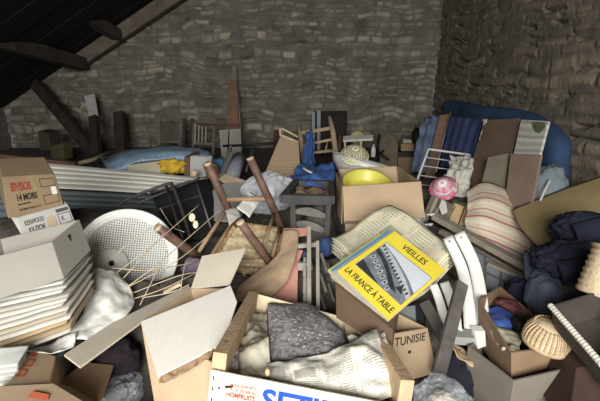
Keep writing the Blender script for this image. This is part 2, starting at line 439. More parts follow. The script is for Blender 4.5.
# ------------------------------------------------------------------ daylight from the doorway
wd = bpy.data.worlds.new('sky'); bpy.context.scene.world = wd; wd.use_nodes = True
wd.node_tree.nodes['Background'].inputs['Color'].default_value = (.75, .85, 1, 1); wd.node_tree.nodes['Background'].inputs['Strength'].default_value = 1.0
ld = bpy.data.lights.new('doorway_daylight', 'AREA'); ld.shape = 'RECTANGLE'; ld.size = DX1 - DX0; ld.size_y = 1.3
ld.energy = 205; ld.color = (1, .988, .955)
lo = bpy.data.objects.new('doorway_daylight', ld); C.objects.link(lo)
lo.location = ((DX0 + DX1) / 2, YF + .1, 1.85); lo.rotation_euler = (math.radians(90 - 24), 0, 0)
vs = bpy.context.scene.view_settings
vs.view_transform = 'Standard'; vs.look = 'None'; vs.gamma = 1; vs.use_curve_mapping = False; vs.exposure = 0.3
# ================================================================== along the back wall
def t_plank():
    simple('wooden_plank', 'tall brown plank standing upright against the stone back wall', 'plank', mat('plank_brown', (128, 92, 66), .8, .2, 9, .2, 50),
        lambda p: p.slab(Q((228.5, 80, 4.76), (237, 79.5, 4.76), (239.5, 150, 4.56), (226, 150, 4.56)), .03), bev=.004)
    simple('wooden_strip', 'thin grey strip right behind the tall brown plank', 'plank', WOOD_GREY(),
        lambda p: p.slab(Q((232, 66, 4.82), (236, 66, 4.82), (243, 150, 4.66), (239, 150, 4.66)), .02))
t_plank()
def headboard():
    t = Thing('bed_headboard', 'old grey wooden headboard frame left of the two dark posts by the back wall', 'headboard')
    m = mat('wood_dusty', (104, 94, 80), .9, .2, 8, .2, 40)
    t.part('top_rail', m).bar(P(158.5, 117.5, 4.6), P(182, 121, 4.55), .022, .03)
    t.part('post', m).bar(P(159, 116, 4.6), P(159, 155, 4.5), .03, .03)
    t.part('post', m).bar(P(181.5, 120, 4.55), P(180, 155, 4.45), .035, .035)
    t.part('lower_rail', m).bar(P(159, 141, 4.55), P(181, 142, 4.5), .022, .03)
    t.part('panel', mat('panel_dusty', (86, 80, 70), .9, .2, 8, .2, 40)).slab(Q((160, 121, 4.6), (180.5, 123, 4.56), (180, 141, 4.5), (160, 141, 4.52)), .008)
    t.done()
headboard()
for x, lb in ((184, 'dark upright post beside the grey headboard frame'), (192.3, 'dark upright post touching the slatted chair back')):
    simple('wooden_post', lb, 'post', WOOD_DARK(), lambda p: p.bar(P(x - 1, 158, 4.4), P(x + .3, 119, 4.5), .035, .03), bev=.003)
def slat_chair():
    t = Thing('slatted_chair', 'slat-backed chair in the shadow against the back wall, left of the brown plank', 'chair')
    m = mat('wood_dusty', (104, 94, 80))
    t.part('top_rail', m).bar(P(193, 124, 4.42), P(215, 126, 4.38), .02, .035)
    t.part('lower_rail', m).bar(P(193, 143, 4.36), P(215, 144, 4.32), .02, .03)
    for x in (195.5, 199, 202.5, 206): t.part('slat', mat('wood_slat', (146, 134, 112), .85, .15, 9, .15, 40)).bar(P(x, 124, 4.41), P(x - .5, 144, 4.35), .016, .01)
    t.part('post', m).bar(P(214.5, 124, 4.4), P(213, 158, 4.3), .025, .025)
    t.part('post', m).bar(P(194, 123, 4.43), P(193, 158, 4.33), .02, .025)
    t.done()
slat_chair()
simple('wooden_rail', 'thin rusty rail crossing in front of the brown plank foot', 'rail', mat('rust', (98, 62, 48), .85, .2, 12, .2, 50), lambda p: p.tube(Q((196, 124, 4.3), (222, 125.5, 4.3), (244, 125, 4.3)), .007))
simple('cupboard_door', 'pale grey door panel below the brown plank, narrow left one', 'panel', mat('panel_grey', (150, 143, 130), .8, .1, 7, .1, 40), lambda p: p.slab(Q((219, 130, 4.2), (228.5, 129, 4.2), (226.5, 163, 4.0), (222, 163, 4.0)), .02), bev=.003)
simple('cupboard_door', 'pale grey door panel below the brown plank, wider right one', 'panel', MATS['panel_grey'], lambda p: p.slab(Q((229.5, 129, 4.22), (240.5, 128.5, 4.2), (242, 163, 4.0), (228.5, 163, 4.0)), .02), bev=.003)
def door_panel():
    t = Thing('door_panel', 'dark brown panel leaning on the back wall behind the chair with the blue cloth', 'panel')
    m = mat('panel_dark', (56, 42, 38), .6, .2, 7, .15, 40)
    q = Q((313, 111, 4.92), (347, 110.5, 4.92), (347, 158, 4.7), (313, 158, 4.7))
    b = t.part('board', m); b.slab(q, .03); b.bev = .004
    t.part('moulding', mat('panel_mould', (44, 34, 31), .6, .2, 7, .1, 40)).frame(q, .06, .06, .94, .96, .03, .03, .004)
    t.done()
door_panel()
def strip(x0, x1, y0, y1, lb):
    simple('metal_strip', lb, 'metal sheet', mat('bright_metal', (200, 206, 214), .35, .1, 20, .1, 30, metal=.5), lambda p: p.slab(Q((x0, y0, 4.85), (x1, y0, 4.85), (x1 - .3, y1, 4.72), (x0, y1, 4.72)), .006))
strip(312, 315, 112, 150, 'narrow bright metal strip at the left edge of the dark panel')
strip(317, 320.6, 110.5, 150, 'wide bright metal strip standing in front of the dark panel')
def lounger():
    t = Thing('folding_bed_frame', 'thin dark metal folding bed frame standing behind the straw chair', 'bed frame')
    t.part('top_bar', BLACK()).tube(Q((223, 146, 3.45), (250, 145, 3.4), (276, 143, 3.35)), .011)
    t.part('side_bar', METAL()).tube(Q((254, 145, 3.4), (250, 158, 3.3), (246, 172, 3.2)), .01)
    t.part('side_bar', WOOD_GREY(), label='pale wooden bar').bar(P(231, 147, 3.4), P(218, 184, 3.0), .02, .025)
    t.part('side_bar', BLACK()).tube(Q((229, 147, 3.42), (224, 172, 3.2)), .009)
    t.done()
lounger()
def ribbed_panel():
    t = Thing('cane_panel', 'tan ribbed woven panel leaning behind the blue plastic sheet', 'panel')
    q = Q((281, 135, 3.3), (298.5, 142, 3.3), (301, 180, 3.0), (262, 180, 3.0))
    w = t.part('woven_face', uvmat('cane', [(0, (172, 150, 122)), (.5, (190, 168, 138)), (.8, (150, 128, 102))], axis=1, freq=22, wob=.01)); w.slab(q, .02)
    t.part('frame', WOOD_PALE()).tube(Q((280.5, 136, 3.3), (280, 129, 3.3), (283, 129, 3.3), (298, 137, 3.3)), .009)
    t.part('frame', WOOD_PALE()).tube(Q((281, 135, 3.29), (298.5, 142, 3.29)), .008)
    t.done()
ribbed_panel()
simple('wooden_block', 'small dark red-brown box edge left of the tan ribbed panel', 'box', mat('redbrown', (86, 48, 42), .8, .2, 9, .2, 50), lambda p: p.slab(Q((274, 129.5, 3.9), (280, 130, 3.9), (279, 147, 3.8), (273, 147, 3.8)), .12))
def back_chair():
    t = Thing('ladder_back_chair', 'worn pale ladder-back chair with blue plastic hung over it, near the back wall', 'chair')
    m = mat('wood_chair_pale', (164, 138, 104), .8, .2, 10, .2, 50)
    t.part('post', m).tube(Q((298.5, 124, 3.75), (301, 140, 3.7), (304, 172, 3.6)), [.017, .022, .02])
    t.part('post', m).tube(Q((329.5, 117, 3.75), (333, 132, 3.7), (337.5, 165, 3.6)), [.02, .026, .022])
    t.part('ladder_slat', m).bar(P(300.5, 133, 3.72), P(331, 128, 3.72), .014, .03)
    t.part('ladder_slat', m).bar(P(303, 145, 3.68), P(334, 139, 3.68), .014, .022)
    t.part('ladder_slat', m).bar(P(305, 153.5, 3.64), P(336.5, 150, 3.64), .014, .022)
    t.part('front_leg', mat('wood_dark_brown', (104, 76, 56), .8, .2, 10, .2, 50)).tube(Q((340, 135, 3.85), (337, 170, 3.7)), [.02, .018])
    t.part('stretcher', m).tube(Q((327.5, 142, 3.75), (325, 153, 3.7)), .008)
    t.done()
back_chair()
def basin_table():
    t = Thing('small_table', 'narrow white-topped table edge behind the white enamel basin', 'table')
    t.part('tabletop', mat('table_white', (196, 194, 184), .6, .08, 8, .05, 40)).hexa(Q((343, 136, 4.05), (373, 134.5, 4.05), (373, 138.5, 3.98), (343, 140, 3.98)), [q - Z * .02 for q in Q((343, 136, 4.05), (373, 134.5, 4.05), (373, 138.5, 3.98), (343, 140, 3.98))])
    for x, y in ((361, 139.5), (345, 140)): t.part('leg', WOOD_PALE()).bar(P(x, y, 4.0), P(x, 172, 3.9), .02, .02)
    t.done()
basin_table()
def lathe_thing(name, lb, cat_, m, prof, c, ax, n=32, group=None):
    return simple(name, lb, cat_, m, lambda p: p.lathe(prof, c, ax, n), group)
lathe_thing('plastic_bucket', 'yellow plastic bowl on edge behind the small white-topped table', 'bowl', mat('yellow_dim', (190, 178, 96), .5, .08, 6, .05, 30), [(0, 0), (.045, 0), (.075, -.03), (.09, -.07), (.085, -.07), (.07, -.035), (0, -.01)], P(358.5, 136, 4.3), V((.1, -.9, .45)))
def bottle():
    t = Thing('spray_bottle', 'small pale plastic bottle standing right of the strainer', 'bottle')
    c = P(373, 157, 3.7); m = mat('bottle_white', (188, 188, 180), .4, .06, 8, 0)
    t.part('body', m).lathe([(0, 0), (.02, 0), (.022, .01), (.022, .075), (.012, .095), (.009, .1)], c, Z, 16)
    t.part('cap', mat('bottle_cap', (160, 164, 168), .4, .06, 8, 0)).lathe([(.01, .1), (.011, .1), (.011, .118), (0, .118)], c, Z, 16)
    t.done()
bottle()
def stool_back():
    t = Thing('round_top_board', 'dusty brown board with a rounded top standing behind the white basin', 'board')
    a = P(389, 148, 4.1)
    pts = [P(380 + 0, 166, 3.95), P(397, 166, 3.95)]
    arc = [P(388.6 + 9.2 * math.cos(k), 146 - 11 * math.sin(k), 4.12) for k in [i * math.pi / 12 for i in range(13)]]
    t.part('board', mat('board_brown', (116, 96, 74), .85, .2, 7, .15, 40)).slab(pts + arc, .025)
    t.done()
stool_back()
for a, b, lb in (((379.5, 135, 4.0), (376, 152, 3.9), 'thin black stick standing upright left of the round-topped brown board'), ((375, 149, 3.9), (389, 160, 3.85), 'dark stick lying aslant across the round-topped board'), ((372, 163, 3.85), (384, 150, 3.9), 'dark stick crossing the other aslant stick behind the basin')):
    simple('stick', lb, 'stick', BLACK(), lambda p: p.tube(Q(a, b), [.012, .009]))
def carton(name, lb, cat_, m, face, depth, bev=.003, extra=None, group=None):
    """closed box: its front face as four points and the vector that runs back from it"""
    face = flat(face); t = Thing(name, lb, cat_, group); b = t.part('body', m); b.hexa(face, [q + depth for q in face]); b.bev = bev
    if extra: extra(t, b, face)
    t.done(); return t
back = V((.1, .95, .0))
carton('cardboard_box', 'small brown box on the stack beside the light blue denim by the corner', 'box', CARD_DARK(), Q((401, 144, 4.1), (414, 144, 4.1), (414, 151, 4.1), (401, 151, 4.1)), back * .2)
carton('paper_packet', 'small whitish packet lying on the brown boxes in the corner', 'packet', mat('packet_pale', (150, 138, 118), .8, .1, 9, .1, 40), Q((403, 139, 4.15), (412, 140, 4.15), (412, 143.5, 4.15), (403, 143.5, 4.15)), back * .15)
carton('storage_box', 'black flat box squeezed under the small brown box in the corner', 'box', BLACK(), Q((397, 152, 4.05), (413, 152, 4.05), (413, 157, 4.05), (397, 157, 4.05)), back * .2)
carton('cardboard_box', 'brown box at the bottom of the corner stack, below the black flat box', 'box', CARD_DARK(), Q((398, 157.5, 4.0), (413, 157.5, 4.0), (413, 178, 3.9), (398, 178, 3.9)), back * .25)
simple('black_bag', 'small black bag between the corner boxes and the denim', 'bag', BLACK(), lambda p: p.blob(P(417, 136, 4.25), .05, .09, .06, .3, 2, 4))

# ---- left of the back wall, in the dark
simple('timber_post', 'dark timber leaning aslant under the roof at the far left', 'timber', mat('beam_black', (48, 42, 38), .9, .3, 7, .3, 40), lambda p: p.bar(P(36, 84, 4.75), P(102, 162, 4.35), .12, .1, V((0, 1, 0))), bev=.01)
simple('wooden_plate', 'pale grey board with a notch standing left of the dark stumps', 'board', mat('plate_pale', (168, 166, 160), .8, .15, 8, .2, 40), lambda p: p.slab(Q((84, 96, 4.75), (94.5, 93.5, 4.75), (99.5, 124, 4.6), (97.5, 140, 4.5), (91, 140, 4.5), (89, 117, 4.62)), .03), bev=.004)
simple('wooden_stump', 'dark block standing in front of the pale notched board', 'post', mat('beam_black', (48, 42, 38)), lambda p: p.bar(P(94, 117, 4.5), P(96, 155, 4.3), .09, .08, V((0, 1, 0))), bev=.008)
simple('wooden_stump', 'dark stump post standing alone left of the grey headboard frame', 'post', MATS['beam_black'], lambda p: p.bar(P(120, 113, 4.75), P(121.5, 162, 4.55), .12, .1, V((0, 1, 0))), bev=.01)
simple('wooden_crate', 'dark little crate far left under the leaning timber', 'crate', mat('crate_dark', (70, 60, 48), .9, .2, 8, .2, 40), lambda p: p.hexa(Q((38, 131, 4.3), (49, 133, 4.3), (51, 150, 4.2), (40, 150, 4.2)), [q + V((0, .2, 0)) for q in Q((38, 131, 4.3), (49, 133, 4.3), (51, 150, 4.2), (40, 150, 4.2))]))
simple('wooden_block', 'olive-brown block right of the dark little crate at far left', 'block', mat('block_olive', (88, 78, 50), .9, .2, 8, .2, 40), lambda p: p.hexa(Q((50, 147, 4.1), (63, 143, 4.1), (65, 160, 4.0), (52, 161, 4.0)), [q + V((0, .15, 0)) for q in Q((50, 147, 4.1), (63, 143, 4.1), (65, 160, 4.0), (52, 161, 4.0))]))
simple('brown_plank', 'rusty brown plank lying along the back of the white corrugated panel', 'plank', mat('plank_rust', (96, 64, 46), .85, .2, 9, .2, 40), lambda p: p.bar(P(-20, 153.5, 2.75), P(76, 164, 2.95), .06, .03))
simple('bamboo_pole', 'pale pole lying over the end of the rusty plank beside the grey blanket', 'pole', mat('pole_pale', (128, 114, 78), .8, .2, 9, .2, 40), lambda p: p.tube(Q((76, 164, 3.0), (92, 160, 3.1), (108, 152, 3.3)), .016))

# ================================================================== light blue mattress, corrugated panels
simple('thin_mattress', 'light blue patterned thin mattress arched over boxes in front of the back wall', 'mattress', flowermat('mattress_light_blue', (104, 140, 176), (176, 200, 218), 26),
    lambda p: p.loft([Q((103, 160, 3.7), (130, 151, 3.75), (170, 146.5, 3.75), (203, 149.5, 3.7), (213, 156, 3.6)),
                      Q((105, 165, 3.4), (130, 156, 3.4), (170, 150.5, 3.4), (204, 153, 3.4), (216, 160, 3.4)),
                      Q((110, 171, 3.25), (132, 163, 3.25), (170, 157.5, 3.25), (200, 158.5, 3.25), (214, 168, 3.3))], 30, 12, .012, 9, .05, 3))
simple('grey_blanket', 'grey-green blanket folded at the left end of the light blue mattress', 'blanket', mat('blanket_grey', (118, 120, 112), .95, .12, 10, .3, 50),
    lambda p: p.loft([Q((100, 157, 4.2), (130, 149.5, 4.2), (175, 144.5, 4.2)), Q((103, 163, 4.05), (128, 153.5, 4.05), (176, 147, 4.05)), Q((104, 170, 3.95), (118, 167, 3.9), (170, 152, 3.95))], 20, 10, .02, 8, .03, 2))
carton('cardboard_box', 'beige box under the light blue mattress, left of the yellow cloth', 'box', mat('box_beige', (186, 176, 150), .85, .08, 6, .1, 50), Q((128, 165, 3.05), (161, 161, 3.05), (160, 176, 3.0), (126, 176, 3.0)), V((.02, .1, .0)))
simple('yellow_cloth', 'crumpled yellow cloth under the light blue mattress', 'cloth', mat('yellow_cloth', (196, 162, 52), .9, .2, 12, .3, 50), lambda p: p.blob(P(173, 167, 3.1), .125, .055, .1, .4, 2.4, 8, crease=.8))
carton('wooden_board_end', 'brown-edged white board right of the yellow cloth', 'board', mat('board_brown2', (120, 84, 60), .8, .15, 8, .1, 40), Q((184, 157, 3.1), (189.5, 157, 3.1), (189.5, 177, 3.0), (184, 177, 3.0)), V((.02, .25, 0)))
carton('polystyrene_board', 'white-grey board leaning right of the yellow cloth under the mattress', 'board', mat('board_white', (190, 188, 184), .8, .06, 8, .1, 40), Q((190, 156, 3.08), (207, 157, 3.12), (205, 177, 3.0), (189.8, 177, 2.95)), V((.03, .05, 0)))
lathe_thing('wooden_ball', 'small round tan ball at the foot of the white-grey board', 'ball', WOOD_PALE(), [(0, .03), (.014, .027), (.024, .015), (.026, 0), (.02, -.015), (.01, -.03), (0, -.03)], P(194.5, 173, 2.85), V((-.3, -1, .3)), 20)
def corrugated(name, lb, m, a, b, n, bulge, back_t):
    """ribs run along the length; a and b list the cross-section at the left and right end"""
    t = Thing(name, lb, 'panel'); p = t.part(name, m)
    L = smooth_line(a, n * 10); R = smooth_line(b, n * 10); vs = []; fs = []
    K = 14
    for j in range(n * 10 + 1):
        ph = abs(math.sin(math.pi * j / 10)) ** .6
        for i in range(K + 1):
            q = L[j].lerp(R[j], i / K); d = (EYE - q); d.z *= .3; d = d.normalized()
            vs.append(q + d * bulge * (ph - .6) + Z * .004 * noise.noise(q * 3))
    w = K + 1; N = len(vs)
    vs += [v + V((0, back_t, -.004)) for v in vs]
    for j in range(n * 10):
        for i in range(K):
            k = j * w + i; fs += [(k, k + 1, k + w + 1, k + w), (N + k, N + k + w, N + k + w + 1, N + k + 1)]
    e = list(range(w)) + [j * w + K for j in range(1, n * 10 + 1)] + [n * 10 * w + i for i in range(K - 1, -1, -1)] + [j * w for j in range(n * 10 - 1, 0, -1)]
    for k in range(len(e)): fs.append((e[(k + 1) % len(e)], e[k], e[k] + N, e[(k + 1) % len(e)] + N))
    p.add(vs, fs, False); t.done()
corrugated('corrugated_panel', 'cream ribbed shutter panel lying across the left side behind the boxes', mat('shutter_cream', (226, 221, 206), .6, .06, 4, .05, 30),
    Q((-30, 156, 2.62), (-32, 170, 2.5), (-34, 184, 2.4)), Q((207, 178.5, 2.9), (207, 186, 2.82), (206, 197, 2.74)), 5, .022, .02)
corrugated('corrugated_panel', 'ribbed shutter panel below the cream one, its shade put into a dark colour', mat('shutter_shaded', (88, 95, 98), .6, .1, 4, .05, 30),
    Q((-34, 186, 2.42), (-30, 210, 2.45), (-26, 245, 2.45)), Q((206, 198, 2.76), (200, 216, 2.74), (190, 236, 2.7)), 8, .014, .02)  # shade below the cream panel is put into this darker colour

# ---- dark case with tubes
def black_case():
    t = Thing('black_case', 'open black case with worn trim on the left behind the white dish', 'case')
    f = Q((150, 193, 2.25), (196, 180, 2.35), (211, 228, 2.2), (172, 246, 2.08))
    b = t.part('body', BLACK()); b.hexa(f, [q + V((.03, .16, -.03)) for q in f]); b.bev = .006
    t.part('trim', METAL()).tube([q + V((0, -.004, .002)) for q in (f[0], f[1])], .006)
    t.part('trim', METAL()).tube([q + V((0, -.004, .002)) for q in (f[1], f[2])], .006)
    t.part('divider', mat('case_strip', (60, 58, 58), .6, .1, 8, .05)).bar(f[0].lerp(f[3], .33) + V((0, -.004, 0)), f[1].lerp(f[2], .33) + V((0, -.004, 0)), .004, .008)
    t.done()
black_case()
def cart():
    t = Thing('trolley_frame', 'bent dark metal trolley frame lying across the black case', 'trolley')
    m = mat('tube_dark', (74, 68, 64), .5, .2, 20, .1, 40, metal=.4)
    t.part('handle', m).tube(Q((119, 205, 2.15), (124, 201, 2.15), (140, 194, 2.15), (168, 184, 2.15), (173, 187, 2.13), (183, 214, 2.05), (190, 238, 1.98)), .009, 8, 40)
    t.part('brace', m).tube(Q((124, 202, 2.14), (133, 205, 2.12), (150, 198, 2.13), (200, 178, 2.24)), .006, 8, 30)
    t.part('brace', m).tube(Q((166, 186, 2.14), (176, 218, 2.03), (183, 240, 1.96)), .007)
    t.done()
cart()

# ================================================================== round white dish
def dish():
    t = Thing('perforated_dish', 'round white perforated plastic dish with raised rim, propped on edge at left', 'dish')
    m = WHITE_PL()
    c = P(128.5, 256, 1.72); ax = (EYE - c).normalized() + V((.10, 0, .16)); ax.normalize()
    x = RT - ax * RT.dot(ax); x.normalize(); y = ax.cross(x); R = .207
    t.part('rim', m).lathe([(R * .80, -.012), (R * .83, .002), (R * .86, .004), (R * .87, -.002), (R * .885, .006), (R * .915, .008), (R * .925, .002), (R * .94, .012), (R * .99, .012), (R, .004), (R, -.02), (R * .98, -.02), (R * .97, 0), (R * .8, -.016)], c, ax, 72)
    mesh = t.part('perforated_plate', m); cell = .0102; k = int(R * .83 / cell) + 1
    for i in range(-k, k + 1):
        for j in range(-k, k + 1):
            q = V((i * cell, j * cell)); r = q.length
            if r > R * .825 or (q - V((-.062, -.034))).length < .064: continue
            o = [(-.5, -.5), (.5, -.5), (.5, .5), (-.5, .5)]; hs = .25
            w = lambda a, b: c + x * (q.x + a * cell) + y * (q.y + b * cell) + ax * (-.012 - .02 * (1 - (r / (R * .83)) ** 2))
            vs = [w(a, b) for a, b in o] + [w(a * 2 * hs, b * 2 * hs) for a, b in o]
            mesh.add(vs, [(n, (n + 1) % 4, (n + 1) % 4 + 4, n + 4) for n in range(4)])
    hub = t.part('hub', m, label='white round hub with a hole')
    hub.lathe([(.009, -.012), (.012, -.008), (.06, -.012), (.068, -.02), (.068, -.03), (.012, -.03), (.009, -.012)], c + x * -.062 + y * -.034, ax, 40)
    t.part('hub_hole', BLACK()).lathe([(0, -.02), (.0095, -.02), (.0095, -.013), (.012, -.012)], c + x * -.062 + y * -.034 + ax * .004, ax, 20)
    t.done()
dish()
# ================================================================== right side: mattress and boards by the right wall
def rounded_slab(p, lo, hi, r, n=6):
    """a stuffed slab with soft rounded edges (superellipsoid box)"""
    bm = bmesh.new(); bmesh.ops.create_cube(bm, size=2); bmesh.ops.subdivide_edges(bm, edges=bm.edges[:], cuts=n * 4, use_grid_fill=True)
    c = (V(lo) + V(hi)) / 2; hs = (V(hi) - V(lo)) / 2; out = []
    for v in bm.verts:
        w = V((v.co.x * hs.x, v.co.y * hs.y, v.co.z * hs.z)); rr = [min(r, h * .95) for h in hs]
        inner = V([max(-(hs[i] - rr[i]), min(hs[i] - rr[i], w[i])) for i in range(3)]); d = w - inner
        e = V([d[i] / rr[i] for i in range(3)])
        if e.length > 1e-6:
            e = e.normalized() * max(abs(x) for x in e); d = V([e[i] * rr[i] for i in range(3)])
        out.append(inner + d)
    fs = [tuple(v.index for v in f.verts) for f in bm.faces]; bm.free()
    return c, out, fs
def blue_mattress():
    m = mat('mattress_blue', (44, 65, 94), .9, .12, 7, .2, 60)
    t = Thing('blue_mattress', 'thick blue mattress standing on edge along the right wall, sagging at the near end', 'mattress'); p = t.part('blue_mattress', m)
    c, vs, fs = rounded_slab(p, (1.48, 2.28, .42), (1.61, 4.35, 1.09), .07, 9)
    out = []
    for v in vs:
        q = v + c; s = max(0, (3.0 - q.y) / .72); zt = (q.z - .42) / .67
        q.z -= .12 * s * s * zt; q.x += .05 * s * s * (1 - zt) * 1.0 + .02 * math.sin(q.y * 5)
        q += V((1, .3, .6)) * noise.noise(q * 4) * .014
        out.append(q)
    p.add(out, fs, True); t.done()
blue_mattress()
def cloth(name, lb, cat_, m, rows, nu=22, nv=22, amp=.015, sc=10, t=.006, seed=0, fold=None, group=None):
    return simple(name, lb, cat_, m, lambda p: p.loft(rows, nu, nv, amp, sc, t, seed, fold), group)
DENIM = mat('denim_light', (100, 113, 136), .95, .2, 10, .3, 60)
cloth('denim_jacket', 'light blue denim cloth hanging at the far corner end of the boards', 'clothing', DENIM,
    [Q((424, 117, 3.95), (432, 115, 3.9), (440, 116, 3.85)), Q((418, 140, 3.8), (427, 140, 3.72), (436, 140, 3.75)), Q((412, 172, 3.65), (422, 172, 3.55), (432, 172, 3.6))], 18, 22, .03, 9, .01, 1, lambda u, v: .007 * math.sin(u * 14 + v * 3))
simple('brown_plank', 'brown plank with a pale edge leaning beside the royal blue cloth', 'plank', mat('plank_brown2', (134, 102, 78), .8, .15, 9, .15, 50), lambda p: p.slab(Q((440, 115, 3.75), (450.5, 113.5, 3.7), (434, 178, 3.4), (424, 178, 3.45)), .02), bev=.003)
simple('metal_rod', 'thin white rod leaning along the edge of the brown plank', 'rod', mat('rod_white', (176, 170, 164), .5, .1, 9, 0), lambda p: p.tube(Q((450.8, 111, 3.68), (442, 146, 3.5), (436, 172, 3.38)), .006))
cloth('blue_curtain', 'royal blue cloth hung between the brown plank and the dark brown board', 'cloth', mat('royal_cloth', (60, 70, 106), .95, .2, 10, .3, 60),
    [Q((450, 116, 3.55), (465, 117.5, 3.3), (483, 119, 3.05)), Q((446, 136, 3.45), (460, 137, 3.2), (478, 138, 2.98)), Q((440, 166, 3.3), (455, 168, 3.1), (471, 166, 2.9))], 26, 20, .008, 9, .008, 5, lambda u, v: .005 * math.sin(u * 26 + v * 2))
simple('brown_board', 'dark brown board leaning next to the royal blue cloth', 'board', mat('board_darkbrown', (112, 86, 66), .85, .14, 7, .2, 60), lambda p: p.slab(Q((484, 120, 2.95), (519, 118, 2.56), (508, 166, 2.48), (462, 196, 2.66)), .015), bev=.002)
cloth('torn_cloth', 'torn white rag hanging over the left edge of the dark brown board', 'cloth', mat('rag_white', (190, 186, 172), .95, .1, 10, .3, 60),
    [Q((483, 119, 2.92), (487.5, 119, 2.88)), Q((482.5, 128, 2.88), (486, 128, 2.86)), Q((480, 136, 2.85), (486.5, 134, 2.84)), Q((479, 142, 2.83), (482, 143, 2.82))], 8, 20, .01, 20, .004, 3)
def striped_board():
    t = Thing('white_board', 'pale board with worn white bands and a green stain leaning before the blue mattress', 'board')
    q = Q((521, 119.5, 2.5), (548.5, 121, 2.24), (539, 157, 2.2), (513, 156, 2.42))
    b = t.part('board', uvmat('banded', [(0, (168, 164, 150)), (.3, (206, 204, 194)), (.5, (150, 148, 136)), (.7, (196, 194, 184)), (1, (168, 164, 150))], 1, 2.6, wob=.06)); b.slab(q, .015); b.bev = .002
    t.part('stain', mat('stain_green', (92, 104, 76), .9, .3, 25, .1)).onquad(q, [(.45, .06), (.5, .2), (.66, .33), (.8, .36), (.95, .2), (.93, .06), (.7, .03)], [(0, 1, 2, 3, 4, 5, 6)])
    t.done()
striped_board()
simple('olive_board', 'olive-grey board left of the narrow dark gap, below the dark brown board', 'board', mat('board_olive', (124, 116, 92), .85, .14, 7, .2, 60), lambda p: p.slab(Q((488, 157, 2.55), (508, 153, 2.42), (503, 200, 2.36), (478, 196, 2.48)), .015), bev=.002)
def slit_board():
    simple('brown_board', 'mid brown board in front of the white banded board, right of the narrow gap', 'board', mat('board_mid', (138, 112, 92), .85, .1, 7, .2, 60), lambda p: p.slab(Q((510.5, 153.5, 2.38), (541, 154.5, 2.16), (531, 207, 2.1), (504, 207, 2.26)), .015), bev=.002)
slit_board()
simple('grey_bag', 'blue-grey cloth bag with a pale strap in the corner below the blue mattress', 'bag', mat('bag_greyblue', (112, 122, 128), .9, .15, 10, .2, 50), lambda p: p.blob(P(548, 192, 2.2), .10, .15, .09, .25, 2.2, 9))
simple('bag_strap', 'pale thin strap lying across the blue-grey cloth bag', 'strap', mat('strap_pale', (182, 180, 170), .8, .1, 9, .1), lambda p: p.tube(Q((550, 180, 2.1), (545, 190, 2.08), (540, 201, 2.08)), .006, 6, 10))
def rack():
    t = Thing('drying_rack', 'white wire drying rack leaning before the denim and the brown plank', 'rack')
    m = mat('rack_white', (196, 192, 184), .45, .1, 20, .03)
    a, b, c, d = Q((413, 192, 2.9), (428.5, 149, 3.05), (470, 155, 2.95), (457, 198, 2.8))
    t.part('frame', m).tube([a, a.lerp(b, .9), b.lerp(a, .02) + V((0, 0, .005)), b.lerp(c, .1), c.lerp(b, .06), c, c.lerp(d, .12), d], .009, 8)
    for k in (.2, .4, .62, .82): t.part('wire', m).tube([b.lerp(a, k), c.lerp(d, k)], .005, 6)
    t.done()
rack()
cloth('white_cloth', 'crumpled white cloth thrown over the drying rack', 'cloth', mat('cloth_white', (196, 190, 174), .95, .1, 10, .3, 60),
    [Q((452, 157, 2.8), (462, 153, 2.75), (474, 157, 2.66)), Q((449, 168, 2.68), (460, 166, 2.58), (473, 168, 2.56)), Q((444, 182, 2.58), (456, 182, 2.48), (470, 185, 2.48)), Q((444, 194, 2.54), (456, 196, 2.46), (468, 194, 2.44))], 30, 30, .05, 12, .006, 12, lambda u, v: .004 * math.sin(u * 22 + v * 4))
simple('wooden_stick', 'reddish brown post behind the right edge of the crumpled white cloth', 'post', WOOD_RED(), lambda p: p.bar(P(476, 156, 2.95), P(472, 190, 2.75), .03, .03))
def pink_bag():
    t = Thing('beach_hat', 'pink and white patterned bonnet lying on the card box', 'hat')
    m = mat('pink_fabric', (196, 96, 126), .95, .1, 40, .2, 60, second=(226, 196, 204))
    c = P(443, 187, 2.5); K = .72
    ax = ((EYE - c).normalized() + V((-.1, .2, .55))).normalized(); x = RT
    def dome(p, k0, k1, r, h):
        pr = [(K * r * math.sin(a), K * h * math.cos(a)) for a in [k0 + (k1 - k0) * i / 8 for i in range(9)]]
        p.lathe(pr, c, ax, 36)
    a = t.part('crown', m, label='pink patterned crown'); dome(a, 0, 1.3, .085, .07)
    t.part('top_patch', mat('patch_white', (232, 222, 220), .9, .1, 30, .1), label='white embroidered ring').lathe([(K * q, K * g) for q, g in [(.012, .071), (.03, .068), (.04, .063), (.04, .0665), (.03, .072), (.012, .075)]], c, ax, 30)
    t.part('band', mat('band_white', (224, 206, 208), .9, .1, 30, .1), label='white band').lathe([(K * q, K * g) for q, g in [(.082, .026), (.09, .012), (.092, 0), (.086, .0)]], c, ax, 36)
    b = t.part('brim', mat('pink_dark', (176, 74, 100), .95, .15, 40, .2, 60, second=(212, 140, 160))); b.lathe([(K * q, K * g) for q, g in [(.088, .003), (.105, -.008), (.125, -.02), (.122, -.024), (.1, -.012), (.086, -.002)]], c, ax, 36)
    t.done()
pink_bag()
